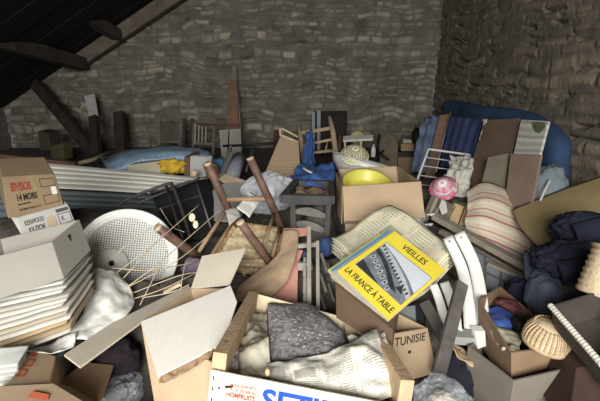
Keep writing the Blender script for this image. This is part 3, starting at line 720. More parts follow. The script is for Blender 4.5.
def card_box():
    t = Thing('card_box', 'slanted grey-brown box with a hanging white tag, holding two tan packets', 'box')
    m = mat('box_greybrown', (132, 122, 98), .85, .2, 9, .15, 50)
    f = Q((432, 194, 2.5), (456, 206, 2.36), (447, 224, 2.26), (424, 212, 2.38)); d = V((.1, .2, -.1)) * .6
    b = t.part('body', m); b.hexa(f, [q + d for q in f]); b.bev = .003
    t.part('stripe', mat('stripe_pale', (190, 180, 150), .85, .1, 9, .1), label='pale stripes').patch(f, .2, .05, .3, .95).patch(f, .42, .05, .5, .95)
    tag = t.part('tag', PAPER(), label='white paper tag'); tag.slab(Q((442, 199, 2.36), (446, 202, 2.34), (447.5, 212, 2.28), (442, 215, 2.27), (439, 207, 2.32)), .002)
    t.done()
    simple('tan_packet', 'tan card packet in the slanted box, the one nearer the white tag', 'packet', mat('packet_tan', (206, 168, 114), .8, .08, 8, .1, 50), lambda p: p.slab(Q((455, 203, 2.38), (464.5, 206.5, 2.36), (458, 224, 2.28), (446, 220.5, 2.29)), .03), bev=.002)
    simple('tan_packet', 'tan card packet in the slanted box, the one nearer the striped pillow', 'packet', MATS['packet_tan'], lambda p: p.slab(Q((465.5, 206.5, 2.36), (477, 209.5, 2.34), (470, 227, 2.26), (459, 224, 2.28)), .03), bev=.002)
    simple('green_strip', 'ragged green strip along the back of the two tan packets', 'cloth', mat('green_rag', (104, 112, 72), .95, .2, 12, .3, 50), lambda p: p.loft([Q((453, 199, 2.45), (466, 202, 2.42), (480, 206, 2.4)), Q((452, 204, 2.4), (465, 207, 2.38), (478, 210.5, 2.36))], 20, 6, .01, 25, .006, 3))
card_box()
for (x, y, d, lb, r) in ((424, 218, 2.2, 'white enamel cup on its side left of the slanted card box, upper one', .04), (424, 228, 2.1, 'white enamel cup lying below the other cup by the newspapers', .032)):
    t = Thing('enamel_cup', lb, 'cup', 'white cups beside the newspapers'); c = P(x, y, d); ax = V((-.8, -.5, .35)).normalized()
    t.part('bowl', WHITE_PL()).lathe([(0, -.0), (r * .8, 0), (r, .05), (r * 1.04, .052), (r * .95, .05), (r * .75, .006), (0, .006)], c, ax, 24)
    t.part('handle', WHITE_PL()).tube([c + V((r, 0, .01)) + ax * .01, c + V((r * 1.7, 0, .02)) + ax * .02, c + V((r, 0, .01)) + ax * .045], .004, 6, 10); t.done()
# ---- striped pillow
def pillow():
    m = uvmat('striped_ticking', [(0, (206, 194, 170)), (.1, (206, 194, 170)), (.13, (166, 104, 102)), (.2, (176, 116, 112)), (.23, (208, 196, 172)), (.36, (198, 176, 158)), (.4, (210, 200, 178)), (.5, (200, 188, 166)), (.53, (184, 128, 120)), (.57, (184, 134, 124)), (.6, (208, 198, 176)), (.76, (200, 180, 160)), (.8, (212, 202, 180)), (1, (206, 194, 170))], 1, 3.2, wob=.015, nscale=3)
    t = Thing('striped_mattress_pillow', 'stuffed cream ticking pillow with red stripes, in the middle of the right side', 'pillow'); p = t.part('pillow', m)
    rows = [Q((466, 190, 2.36), (482, 182.5, 2.38), (500, 186, 2.36), (516, 196, 2.3)), Q((467, 199, 2.28), (484, 193, 2.24), (504, 199, 2.22), (526, 211, 2.24)),
            Q((467, 210, 2.24), (484, 207, 2.17), (507, 214, 2.14), (531, 227, 2.16)), Q((465, 222, 2.2), (484, 224, 2.12), (508, 232, 2.08), (534, 244, 2.1)), Q((466, 232, 2.2), (484, 240, 2.12), (508, 251, 2.06), (531, 263, 2.06))]
    p.loft(rows, 40, 40, .008, 5, .07, 4, lambda u, v: .003 * math.sin(v * math.pi * 6.4)); t.done()
pillow()
cloth('cardboard_sheet', 'big bent olive-tan cardboard sheet behind the navy jackets on the right edge', 'board', mat('card_olive', (150, 128, 78), .85, .1, 5, .1, 50),
    [Q((512, 209, 2.12), (555, 192, 2.1), (606, 174, 2.05)), Q((521, 228, 2.0), (562, 214, 1.93), (612, 200, 1.88)), Q((545, 254, 1.86), (580, 240, 1.8), (625, 228, 1.74))], 20, 20, .006, 4, .006, 2)
# ---- grey planks and the plastic crate lid
def gplank(lb, a, b, w, h):
    simple('grey_plank', lb, 'plank', mat('plank_weathered', (146, 132, 112), .9, .2, 10, .3, 60), lambda p: p.bar(a, b, w, h), bev=.003)
gplank('long weathered plank lying from the tan packets down past the striped pillow', P(434, 216, 2.2), P(534, 271, 1.86), .05, .03)
gplank('weathered strip lying under the long weathered plank', P(440, 231, 2.14), P(528, 281, 1.82), .035, .02)
gplank('short pale slat below the long weathered plank, near the blue-grey jacket', P(488, 263, 1.88), P(526, 279, 1.78), .03, .016)
def crate_lid():
    t = Thing('plastic_crate', 'blue-grey crate lid with square panels under the weathered planks', 'crate')
    q = Q((468, 246, 2.0), (520, 276, 1.84), (514, 300, 1.66), (470, 288, 1.72)); m = mat('crate_bluegrey', (146, 150, 156), .6, .12, 8, .1, 40)
    b = t.part('lid', m); b.slab(q, .03); b.bev = .003
    r = t.part('ribs', mat('crate_ribs', (108, 106, 104), .6, .12, 8, .1, 40))
    for u in (.0, .32, .64, .95): r.onquad(q, [(u, 0), (u, 1), (u + .05, 1), (u + .05, 0)], [(0, 1, 2, 3)], .003)
    for v in (.0, .48, .94): r.patch(q, 0, v, 1, v + .06, .004)
    t.done()
crate_lid()
# ---- jackets
def jacket(lb, m, c, rx, ry, rz, seed, amp=.3):
    t = Thing('jacket', lb, 'jacket')
    b = t.part('body', m); b.blob(c, rx, ry, rz, amp, 2.4, seed, crease=.4, sub=5)
    s = t.part('sleeve', m); s.tube([c + RT * rx * .5 + UP * ry * .2 - FW * rz * .5, c - RT * rx * .1 + UP * ry * .05 - FW * rz * .95, c - RT * rx * .75 - UP * ry * .25 - FW * rz * .72], [.05, .04], 12, 16)
    t.done()
jacket('navy jacket bundled on top at the right edge, against the olive cardboard', NAVY(), P(583, 228, 1.66), .12, .07, .1, 21, .25)
jacket('second navy jacket squashed under the bundled one, above the basket rim', NAVY(), P(574, 262, 1.55), .155, .09, .12, 33, .25)
cloth('blue_grey_jacket', 'blue-grey jacket draped left of the navy ones', 'jacket', mat('cloth_bluegrey', (84, 92, 106), .95, .15, 12, .3, 60),
    [Q((525, 254, 1.72), (540, 256, 1.66), (556, 258, 1.66)), Q((523, 272, 1.6), (540, 274, 1.52), (560, 278, 1.52)), Q((527, 300, 1.5), (544, 302, 1.42), (566, 306, 1.4)), Q((531, 322, 1.5), (548, 324, 1.42), (566, 326, 1.38))], 24, 28, .03, 9, .02, 6)
simple('navy_trousers', 'dark navy cloth lump between the crate lid and the open right-hand box', 'cloth', NAVY(), lambda p: p.blob(P(522, 293, 1.62), .06, .06, .07, .3, 2.2, 14))

# ================================================================== centre back: boxes and basins
def box_basin():
    t = Thing('cardboard_box', 'tan open cardboard box holding the yellow basin, in the centre of the heap', 'box')
    fl, fr, br, bl = Q((343, 186.5, 2.2), (421, 181.5, 2.2), (397, 166, 2.72), (338, 169, 2.72))
    b = t.part('body', CARD()); b.openbox([fl, fr, br, bl], P(344, 223, 2.12) - fl, .006)
    t.part('flap', CARD(), label='narrow side flap hanging beside the front').slab([P(335.5, 172, 2.65), P(342, 186, 2.2), P(341.5, 224, 2.1), P(337, 212, 2.3)], .004)
    t.done()
    f = Q((345, 224, 2.08), (412, 223, 2.08), (410, 262, 1.98), (348, 262, 1.98))
    carton('cardboard_box', 'tan box in the heap directly under the box with the yellow basin', 'box', CARD(), f, V((.02, .4, 0)))
box_basin()
lathe_thing('yellow_basin', 'yellow plastic basin sitting in the tan open box', 'basin', mat('yellow_plastic', (214, 206, 92), .4, .05, 6, .03, 30, spec=.5),
    [(0, -.066), (.03, -.064), (.094, -.066), (.104, -.058), (.124, -.006), (.130, .002), (.146, .003), (.149, -.004), (.145, -.012), (.131, -.010), (.108, -.07), (.096, -.078), (0, -.078)], P(367, 182, 2.42), V((.02, -.36, .93)), 56)
def enamel():
    t = Thing('enamel_basin', 'large white enamel basin with chipped grey rim behind the yellow basin', 'basin')
    c = P(365, 160, 3.02); ax = V((.16, .05, 1)).normalized()
    ax = (UP * 1 + RT * .27 - FW * .16).normalized()
    R = .272
    t.part('bowl', mat('enamel', (204, 204, 198), .35, .08, 14, .05, 30, spec=.6)).lathe([(0, -.13), (R * .55, -.13), (R * .72, -.115), (R * .86, -.06), (R * .93, -.004), (R * .9, -.004), (R * .83, -.055), (R * .7, -.108), (0, -.122)], c, ax, 56)
    t.part('rim', mat('enamel_rim', (168, 166, 158), .4, .15, 20, .1, 30), label='grey chipped rim').lathe([(R * .92, -.004), (R * .93, .004), (R * 1.0, .006), (R * 1.02, -.002), (R * 1.0, -.008), (R * .93, -.008)], c, ax, 56)
    t.done()
enamel()
def strainer():
    m = mat('cream_plastic', (220, 212, 164), .5, .05, 8, .03)
    c = P(354.5, 156, 2.86); ax = (-FW * .75 + UP * .62).normalized(); R = .095
    pr = [(R * math.sin(a), R * .75 * math.cos(a)) for a in [.06 + 1.48 * (k + e) / 9 for k in range(9) for e in (0, .38)] + [1.54]]
    t = Thing('strainer', 'cream perforated strainer lying face down in the white enamel basin', 'strainer')
    t.part('bowl', m).lathe(pr, c, ax, 54, None, lambda i, j: not (1 < i < 16 and i % 2 == 1 and (j + i // 2) % 3 != 0))
    t.part('rim', m).lathe([(R * .98, .012), (R * 1.06, .01), (R * 1.08, .002), (R * 1.0, .0)], c, ax, 48); t.done()
strainer()
# ---- blue plastic
BLUE_PL = mat('blue_tarp', (72, 106, 170), .55, .15, 10, .2, 40)
cloth('blue_plastic_sheet', 'bright blue plastic sheet hung over the ladder-back chair', 'plastic sheet', BLUE_PL,
    [Q((306, 134, 3.55), (310, 131, 3.55), (313.5, 133, 3.55)), Q((304, 150, 3.42), (309, 148, 3.38), (314.5, 149, 3.42)), Q((301, 168, 3.2), (308, 166, 3.15), (316, 167, 3.2)), Q((299, 178, 3.05), (308, 178, 2.95), (316, 178, 3.0))], 16, 26, .02, 12, .005, 4, lambda u, v: .012 * math.sin(u * 12))
cloth('blue_plastic_sheet', 'bright blue plastic sheet crumpled in a heap on the dark grey chair', 'plastic sheet', BLUE_PL,
    [Q((300, 166, 3.0), (316, 164, 3.0), (333, 163, 2.9)), Q((293, 176, 2.78), (313, 172, 2.7), (335, 171, 2.7)), Q((289, 184, 2.6), (312, 181, 2.52), (334, 181, 2.55)), Q((294, 187, 2.5), (312, 187, 2.45), (330, 187, 2.5))], 30, 24, .03, 7, .006, 9, lambda u, v: .006 * math.sin(u * 20 + v * 6))
simple('white_ribbon', 'white ribbon lying across the crumpled blue plastic', 'ribbon', PAPER(), lambda p: p.tube(Q((303, 168, 2.74), (308, 171, 2.66), (315, 174.5, 2.6)), .008, 6, 10))
# ---- dark grey chair
def grey_chair():
    t = Thing('grey_ladder_chair', 'dark grey painted wooden chair with two arched slats facing the viewer', 'chair')
    m = mat('chair_greypaint', (74, 72, 68), .8, .2, 12, .2, 60)
    fl, fr, br, bl = Q((283, 199, 2.12), (332, 200, 2.1), (331, 184, 2.5), (296, 183, 2.5))
    t.part('seat_rail', m).bar(fl, fr, .03, .05); t.part('seat_rail', m).bar(bl, br, .03, .04); t.part('seat_rail', m).bar(fl, bl, .04, .04); t.part('seat_rail', m).bar(fr, br, .03, .04)
    t.part('seat', mat('seat_rush_broken', (142, 112, 78), .95, .25, 20, .4, 60), label='broken rush seat').loft([Q((297, 187, 2.45), (314, 186, 2.45), (330, 187, 2.45)), Q((296, 191, 2.32), (312, 192, 2.3), (329, 194, 2.28)), Q((297, 190, 2.28), (312, 194, 2.22), (328, 195, 2.2))], 16, 10, .03, 14, .01, 3)
    for a, b in (((292.5, 201, 2.13), (294, 252, 2.02)), ((328.5, 203, 2.11), (326, 262, 1.98))): t.part('leg', m).bar(P(*a), P(*b), .026, .03)
    for (y0, y1) in ((210.5, 216), (223, 231)):
        s = t.part('arched_slat', mat('chair_slat', (116, 110, 100), .8, .2, 12, .2, 60)); n = 14; top = []; bot = []
        for i in range(n + 1):
            u = i / n; x = 294.5 + 32.5 * u; d = 2.1 - .02 * u
            yb = (y0 + (y1 - y0) * u) + 3; yt = yb - 3.2 - 5 * math.sin(math.pi * u) ** .8
            top.append(P(x, yt, d)); bot.append(P(x, yb, d))
        for i in range(n): s.hexa([bot[i], bot[i + 1], top[i + 1], top[i]], [q + V((0, .012, 0)) for q in (bot[i], bot[i + 1], top[i + 1], top[i])])
    t.done()
grey_chair()
# ---- clear plastic bags
PLASTIC = mat('clear_film', (228, 232, 236), .18, .04, 8, .5, 26, spec=.6, alpha=.5)
def bag(lb, c, rx, ry, rz, seed, inner=None, film=None):
    t = Thing('plastic_bag', lb, 'plastic bag')
    t.part('film', film or PLASTIC).blob(c, rx, ry, rz, .3, 1.7, seed, crease=.35, sub=4, facets=True)
    if inner: t.part('contents', inner, label='pale lump showing through').blob(c - UP * ry * .1, rx * .4, ry * .4, rz * .4, .3, 2, seed + 4)
    t.done()
bag('clear crumpled plastic bag between the straw chair and the dark grey chair', P(270, 192, 2.5), .155, .13, .12, 3)
bag('milky plastic bag heaped behind the raised legs of the straw chair', P(238, 200, 2.62), .12, .09, .1, 6)
bag('clear plastic bag with something pale in it at the bottom right of the wooden crate', P(443, 397, 1.03), .07, .042, .08, 5, mat('pale_lump', (200, 180, 150), .9, .1, 9, .1), mat('thin_film', (214, 218, 222), .15, .04, 8, .5, 26, spec=.7, alpha=.24))
bag('clear plastic bag crumpled below the left flap of the torn white box', P(122, 393, 1.25), .06, .06, .08, 15, None, MATS['thin_film'])
# ---- things behind the straw chair
simple('plastic_sheet', 'flat grey plastic sheet standing tilted behind the straw chair', 'lid', mat('lid_grey', (150, 148, 144), .5, .06, 8, .05, 40), lambda p: p.slab(Q((203, 219, 2.3), (206, 203, 2.42), (213, 190, 2.5), (224, 183, 2.56), (244, 183, 2.56), (250, 190, 2.5), (246, 206, 2.4), (238, 222, 2.25)), .012), bev=.003)
simple('broken_board', 'broken pale board lying behind the rung of the straw chair', 'board', WOOD_PALE(), lambda p: p.bar(P(222, 177.5, 2.7), P(251, 187, 2.62), .07, .02, V((0, -.4, 1))), bev=.002)
simple('wooden_bar', 'grey bar leaning left behind the straw chair, towards the mattress', 'bar', WOOD_GREY(), lambda p: p.bar(P(232, 154, 3.0), P(216, 190, 2.6), .03, .03))
simple('wicker_piece', 'curved woven brown scrap right of the knob behind the straw chair', 'wicker', mat('wicker_dark', (128, 92, 68), .9, .3, 30, .5, 60), lambda p: p.loft([Q((203, 165, 2.85), (214, 162, 2.85), (222, 172, 2.8)), Q((207, 178, 2.75), (215, 176, 2.7), (222, 182, 2.7))], 14, 10, .02, 12, .02, 7))
simple('blue_rag', 'dark blue rag hanging behind the wicker scrap', 'cloth', mat('rag_blue', (60, 92, 122), .95, .2, 12, .3, 60), lambda p: p.blob(P(221, 168, 3.0), .05, .08, .05, .3, 2.2, 7))
simple('grey_plastic_pipe', 'grey tarp roll leaning behind the straw chair', 'tarp', mat('tarp_grey', (132, 138, 146), .6, .15, 9, .3, 30), lambda p: p.tube(Q((240, 157, 3.0), (235, 168, 2.9), (228, 186, 2.75)), [.045, .05, .06], 12))
for i, (a, b, c_, d, lb) in enumerate((((237, 207, 2.0), (251, 191, 2.15), (262, 198, 2.15), (250, 217, 2.0), 'loose white sheet behind the right leg of the straw chair'),
    ((226, 210, 2.05), (237, 207, 2.15), (241, 216, 2.05), (229, 226, 1.95), 'small white sheet between the rungs of the straw chair'))):
    simple('paper_sheet', lb, 'paper', PAPER(), lambda p: p.loft([Q(a, b), Q(d, c_)], 12, 12, .012, 9, .002, i))
# ================================================================== straw chair lying with its legs up
def straw_chair():
    t = Thing('straw_chair', 'small rush-seated wooden chair tipped over with its legs up, left of centre', 'chair')
    m = WOOD_RED()
    E1, E2, E3, E4 = Q((207.5, 163.5, 1.95), (250, 158, 1.95), (157.5, 227.5, 1.70), (240, 222, 1.70))
    S1, S2, S3, S4 = Q((236, 226, 2.18), (284, 232, 2.18), (209, 265, 1.98), (277, 272, 1.95))
    for a, b in ((E1, S1), (E2, S2), (E3, S3), (E4, S4)):
        g = t.part('leg', m); g.tube([a, a.lerp(b, .5), b], [.019, .021, .02], 14)
        d = (b - a).normalized(); t.part('leg_tip', WOOD_PALE(), g, 'leg end with its light put into the pale colour').lathe([(0, -.002), (.0185, -.002), (.0192, .004)], a, d, 14)  # light catching the leg ends is put into a paler wood colour
    w = mat('wood_rung', (170, 130, 92), .65, .2, 14, .2, 60)
    def rung(a, b, p, q, k1, k2, r=.010): t.part('rung', w).tube([a.lerp(b, k1), p.lerp(q, k2)], r, 10)
    rung(E1, S1, E2, S2, .55, .52, .0125)
    rung(E1, S1, E3, S3, .68, .72); rung(E1, S1, E3, S3, .9, .95)
    rung(E2, S2, E4, S4, .70, .55); rung(E2, S2, E4, S4, .9, .8)
    rung(E3, S3, E4, S4, .9, .75)
    # rush seat: woven wraps round the seat frame and a flat straw underside
    rush = mat('rush', (226, 200, 150), .95, .25, 40, .6, 90); dark = mat('rush_shade', (190, 156, 106), .95, .3, 40, .6, 90)
    seat = t.part('seat', rush, label='woven rush seat')
    c = [S1, S2, S4, S3]; o = [q + (q - sum(c, V((0, 0, 0))) / 4) * .06 for q in c]
    seat.loft([[o[0], o[1]], [o[3], o[2]]], 26, 26, .012, 26, .03, 5, lambda u, v: .004 * math.sin(u * 90))
    fr = t.part('rush_wrap', dark, seat, 'twisted rush wound round the frame')
    for a, b in ((o[3], o[2]), (o[1], o[2]), (o[0], o[1]), (o[0], o[3])):
        n = 30; pts = []
        for i in range(n):
            q = a.lerp(b, (i + .5) / n); d = (b - a).normalized(); s = d.orthogonal(); s2 = d.cross(s)
            fr.lathe([(.012, -.006), (.019 + .003 * (i % 3 == 0), -.003), (.019 + .003 * rnd.random(), .003), (.012, .006)], q, d, 9)
    # strands that came loose
    for i in range(14):
        a = o[3].lerp(o[2], .25 + .7 * rnd.random()); L = t.part('loose_straw', rush, seat, None) if i < 5 else L
        e = a + V((rnd.uniform(-.04, .05), -.02, -rnd.uniform(.02, .07)))
        L.tube([a, a.lerp(e, .5) + V((rnd.uniform(-.02, .02), -.015, 0)), e], .0022, 5, 6)
    # the chair's back, lying away below
    bp = (S1 - E1).normalized(); 
    for s in (S1.lerp(S2, .04), S2):
        t.part('back_post', m).tube([s, s + V((0, .12, -.10)), s + V((0, .26, -.17))], .018, 10)
    t.done()
straw_chair()
# ---- raffia strands across the dish
RAF = mat('raffia', (200, 180, 140), .9, .15, 20, .2, 60)
strs = [((103, 283, 1.5), (150, 247, 1.52), (200, 204, 1.8)), ((120, 292, 1.45), (160, 262, 1.5), (226, 205, 1.9)), ((126, 288, 1.45), (175, 262, 1.55), (213, 232, 1.75)), ((112, 268, 1.5), (150, 270, 1.52), (196, 262, 1.7)),
        ((130, 300, 1.42), (165, 288, 1.45), (205, 268, 1.65)), ((118, 284, 1.48), (138, 262, 1.52), (165, 232, 1.6)), ((140, 305, 1.4), (150, 285, 1.45), (168, 250, 1.55)), ((125, 296, 1.44), (178, 276, 1.5), (200, 272, 1.6)),
        ((114, 262, 1.54), (125, 246, 1.55), (160, 222, 1.62)), ((142, 298, 1.42), (172, 292, 1.44), (190, 284, 1.5)), ((180, 300, 1.48), (182, 280, 1.5), (186, 260, 1.6)), ((160, 208, 1.95), (172, 226, 1.9), (184, 232, 1.85))]
for i, s in enumerate(strs):
    simple('raffia_strand', 'pale thin raffia strand lying across the round white dish', 'strand', RAF, lambda p: p.tube(Q(*s), .0019, 5, 14), 'raffia strands across the white dish')
def tassel():
    t = Thing('shell_tassel', 'small cream tag pair tied on a raffia strand by the black case', 'tag')
    t.part('tag', mat('cream_tag', (214, 200, 164), .8, .1, 9, .1)).slab([P(192 + 3.2 * math.cos(a), 217.5 + 4.2 * math.sin(a), 1.82) for a in [k * math.pi / 7 for k in range(14)]], .004)
    t.part('tag', MATS['cream_tag']).slab([P(195.5 + 2.6 * math.cos(a), 224.5 + 4 * math.sin(a), 1.81) for a in [k * math.pi / 7 for k in range(14)]], .004)
    t.done()
tassel()
simple('wooden_peg', 'short pale wooden peg lying at the foot of the round white dish', 'stick', WOOD_PALE(), lambda p: p.bar(P(164, 292, 1.5), P(181, 283, 1.5), .025, .012), bev=.002)
simple('purple_cloth', 'dull mauve cloth scrap under the straw chair legs', 'cloth', mat('mauve', (122, 108, 122), .95, .15, 12, .3, 60), lambda p: p.blob(P(194, 268, 1.8), .05, .05, .05, .3, 2, 31))
# ---- pink board and brown paper
simple('pink_board', 'salmon pink board with a cut-out, below the straw chair', 'board', mat('salmon', (222, 144, 124), .7, .08, 8, .1, 40), lambda p: p.slab(Q((284, 228, 1.98), (307, 227.5, 1.96), (307, 234, 1.93), (297, 236, 1.92), (296.5, 249, 1.87), (303, 250, 1.86), (298, 263, 1.82), (297, 312, 1.64), (268, 312, 1.66)), .012), bev=.002)
simple('brown_paper', 'big torn sheet of brown packing paper over the pink board', 'paper', mat('kraft', (178, 146, 108), .9, .1, 6, .2, 30), lambda p: p.loft(
    [Q((282, 228, 1.92), (290, 228, 1.90), (297, 230, 1.88)), Q((280, 252, 1.84), (288, 250, 1.82), (297, 246, 1.81)), Q((243, 282, 1.76), (266, 279, 1.71), (290, 273, 1.71)), Q((232, 303, 1.62), (250, 301, 1.58), (267, 303, 1.58))], 26, 26, .016, 7, .003, 11))
# ---- folding slat frame
def slat_frame():
    t = Thing('folding_rack', 'grey wooden slatted folding frame standing right of the pink board', 'frame')
    m = mat('frame_grey', (158, 150, 136), .8, .15, 10, .2, 60)
    def bar(n, a, b, w, h): p = t.part(n, m); p.bar(P(*a), P(*b), w, h); p.bev = .002
    bar('post', (309, 228, 1.8), (309, 312, 1.56), .018, .03); bar('post', (317.5, 242, 1.8), (318, 314, 1.58), .015, .025)
    bar('rung', (297, 246, 1.84), (318, 244, 1.8), .02, .02); bar('rung', (298, 266, 1.74), (312, 266, 1.72), .02, .035)
    bar('slat', (305, 258, 1.75), (304.5, 276, 1.68), .014, .012); bar('slat', (305, 277, 1.68), (304.5, 293, 1.62), .014, .012); bar('slat', (305, 294, 1.62), (304.5, 310, 1.56), .014, .012)
    t.done()
slat_frame()
simple('blue_rag', 'small blue cloth lump in the gap right of the slatted frame', 'cloth', mat('blue_cloth_dull', (64, 84, 130), .95, .2, 12, .3, 60), lambda p: p.blob(P(325, 247, 1.92), .04, .045, .04, .3, 2.2, 17))
simple('blue_rag', 'pale blue lump in the cut-out of the pink board', 'cloth', mat('blue_cloth_pale', (104, 132, 166), .95, .2, 12, .3, 60), lambda p: p.blob(P(302, 254, 1.98), .025, .02, .03, .3, 2.2, 18))
for i in range(5):
    x, y = ((324, 262), (330, 272), (323, 282), (331, 292), (322, 300))[i]
    simple('broken_stick', 'grey broken stick in the dark gap left of the magazines', 'stick', WOOD_GREY(), lambda p: p.bar(P(x - 3, y - 8, 1.72), P(x + 3, y + 10, 1.66), .010, .012), 'broken sticks in the dark gap')
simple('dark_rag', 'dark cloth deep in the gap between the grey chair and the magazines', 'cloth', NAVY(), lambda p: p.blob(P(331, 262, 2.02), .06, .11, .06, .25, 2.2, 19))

# ================================================================== newspapers and magazines
news = newsmat('newsprint', (214, 202, 166), (70, 70, 62)); news_g = newsmat('newsprint_green', (222, 208, 170), (120, 146, 122), 24, 4, .5, .25)
pile = [(-1, 0, 0), (0, 0, 0), (-2, 0, 0), (1, 0, 0), (0, 0, 0)]
for i, (dx, dy, dd) in enumerate(pile):
    k = 4 - i
    lb = ['lowest old newspaper of the pile behind the yellow magazine', 'folded old newspaper second from the bottom of the pile behind the magazine', 'folded old newspaper in the middle of the pile behind the magazine', 'old newspaper just under the top one behind the magazine', 'topmost old newspaper with green print behind the yellow magazine'][i]
    z_ = V((.0, -.004, -.012)) * k * 1.15 + V((.0012 * dx, 0, 0))
    rows = [[q + z_ for q in Q((390.5, 206, 1.92), (424, 228, 1.78), (456, 252, 1.66))], [q + z_ for q in Q((360, 221, 1.83), (394, 250, 1.68), (428, 276, 1.56))], [q + z_ for q in Q((331, 238, 1.75), (362, 266, 1.6), (392, 294, 1.48))]]
    simple('newspaper', lb, 'newspaper', news_g if i == 4 else news, lambda p: p.loft(rows, 24, 24, .012, 5, .007, 4, lambda u, v: .018 * math.sin(v * 5.5 + .6) + .006 * math.sin(u * 8)), 'old newspapers behind the magazine')
L0, T0, R0 = Q((337, 271, 1.40), (394.5, 231, 1.57), (446, 270, 1.42)); B0 = L0 + R0 - T0
N0 = (R0 - T0).cross(L0 - T0).normalized(); N0 = N0 if N0.dot(EYE - T0) > 0 else -N0
EL = (L0 - B0).normalized(); ET = (T0 - L0).normalized()
mags = [('yellow_mag', (226, 206, 70), 0, 0, 'yellow magazine with a grey town photograph on its cover, on top of the pile'),
        ('green_mag', (210, 190, 70), .012, .022, 'yellow magazine just under the photograph one, its edge showing at left'),
        ('grey_mag', (150, 158, 160), .024, .004, 'grey magazine third in the pile under the yellow ones'),
        ('blue_mag', (96, 148, 186), .008, .030, 'blue magazine fourth in the pile, a blue strip at its upper edge'),
        ('tan_mag', (170, 140, 120), .018, .012, 'tan magazine at the bottom of the pile')]
mags = [mags[0], ('grey_mag', (160, 166, 166), .017, .012, 'grey-spined magazine just under the town photograph magazine'), ('blue_mag', (96, 148, 190), .036, .030, 'blue magazine third in the pile, its blue strip beside the newspapers'), ('green_mag', (214, 204, 80), .050, .020, 'plain yellow magazine fourth in the pile, sticking out at the left'), ('tan_mag', (176, 140, 120), .03, .004, 'tan magazine at the bottom of the magazine pile')]
for i, (mn, col, sl, st, lb) in enumerate(mags):
    off = EL * sl + ET.cross(N0) * 0 + (L0 - B0).normalized() * 0
    up_l = (T0 - R0).normalized()
    sh = up_l * sl * .9 + (-N0) * (.012 * i)
    q = [T0 + sh, R0 + sh, B0 + sh, L0 + sh]
    t = Thing('magazine', lb, 'magazine', 'magazines on the newspaper pile')
    b = t.part('pages', mat('page_edge', (204, 190, 160), .9, .1, 60, .1)); b.slab([w - N0 * .0015 for w in q], .009)
    cv = t.part('cover', mat(mn, col, .35, .06, 8, .03, 30, spec=.5)); cv.slab(q, .0014, N0)
    if i == 0:
        ink = INK()
        ph = t.part('cover_photo', mat('photo_mid', (112, 118, 124), .35, .25, 30, 0), cv, 'grey photograph of a town'); ph.patch(q, .08, .22, .96, .77, .0008)
        sky = t.part('photo_sky', mat('photo_sky', (196, 202, 208), .35, .05, 10, 0), ph); sky.onquad(q, [(.09, .23), (.955, .23), (.955, .55), (.80, .47), (.62, .40), (.40, .33), (.2, .285), (.09, .265)], [(0, 7, 6, 5, 4, 3, 2, 1)], .0012)
        hs = t.part('photo_houses', mat('photo_light', (172, 176, 178), .35, .15, 60, 0), ph)
        hs.onquad(q, [(.09, .28), (.3, .32), (.52, .395), (.72, .47), (.955, .6), (.955, .68), (.7, .56), (.5, .47), (.3, .4), (.09, .35)], [tuple(range(10))], .0013)
        dk = t.part('photo_shadows', mat('photo_dark', (52, 56, 60), .35, .2, 40, 0), ph)
        for k in range(14):
            u = .1 + .06 * k; v = .295 + .022 * k - .0008 * max(0, 6 - k) * 6
            dk.patch(q, u, v + .012, u + .028, v + .055, .0016)
        dk.onquad(q, [(.09, .37), (.35, .45), (.6, .58), (.8, .7), (.66, .7), (.45, .56), (.25, .47), (.09, .43)], [tuple(range(8))], .0015)
        dk.onquad(q, [(.78, .56), (.86, .67), (.72, .65)], [(0, 1, 2)], .0018)
        for k in range(7):
            u0, v0 = .15 + .085 * k, .52 + .034 * k
            r = [(u0 + .032 * math.cos(a), v0 + .04 * math.sin(a)) for a in [j * math.pi / 6 for j in range(12)]]
            hs.onquad(q, r, [tuple(range(12))], .0014); dk.onquad(q, [(u0 + (a - u0) * .5, v0 + (b_ - v0) * .5) for a, b_ in r], [tuple(range(12))], .0018)
        dk.onquad(q, [(.09, .64), (.3, .70), (.55, .765), (.09, .765)], [(0, 1, 2, 3)], .0013)
        tx = t.part('lettering', ink, cv, 'black lettering'); tx.text(q, 'VIEILLES', .30, .065, .74, .155, .012); t.part('lettering', ink, cv, 'black lettering').text(q, 'LA FRANCE À TABLE', .06, .83, .95, .935, .014)
    t.done()
mag_box = Q((335, 283, 1.42), (393, 330, 1.22), (392, 352, 1.18), (336, 318, 1.34))
carton('cardboard_box', 'dark brown box under the magazine pile', 'box', mat('card_deep', (106, 80, 58), .9, .12, 5, .1, 90), mag_box, V((.08, .24, -.02)))
def tunisie():
    t = Thing('cardboard_box', 'open tan box printed TUNISIE beside the right rail of the wooden crate', 'box')
    f = Q((389, 335, 1.24), (427.5, 328, 1.33), (427, 372, 1.2), (395, 384, 1.12)); d = V((-.12, .16, -.01))
    b = t.part('body', CARD()); b.openbox([f[0], f[1], f[1] + d, f[0] + d], f[3] - f[0], .005)
    k = t.part('lettering', INK(), b, 'black printed word'); k.text(f, 'TUNISIE', .12, .10, .95, .29, .01, shear=.2); k.patch(f, .44, .44, .52, .5)
    t.done()
tunisie()
for (x, y, m, lb) in ((409, 312, mat('spine_grey', (110, 116, 116), .8, .1, 9, .1), 'grey book standing in the printed tan box'), (417, 309, BLACK(), 'black book standing in the printed tan box')):
    simple('book', lb, 'book', m, lambda p: p.bar(P(x - 4, y - 4, 1.46), P(x - 3, y + 30, 1.38), .02, .08, V((-.6, .8, 0))))
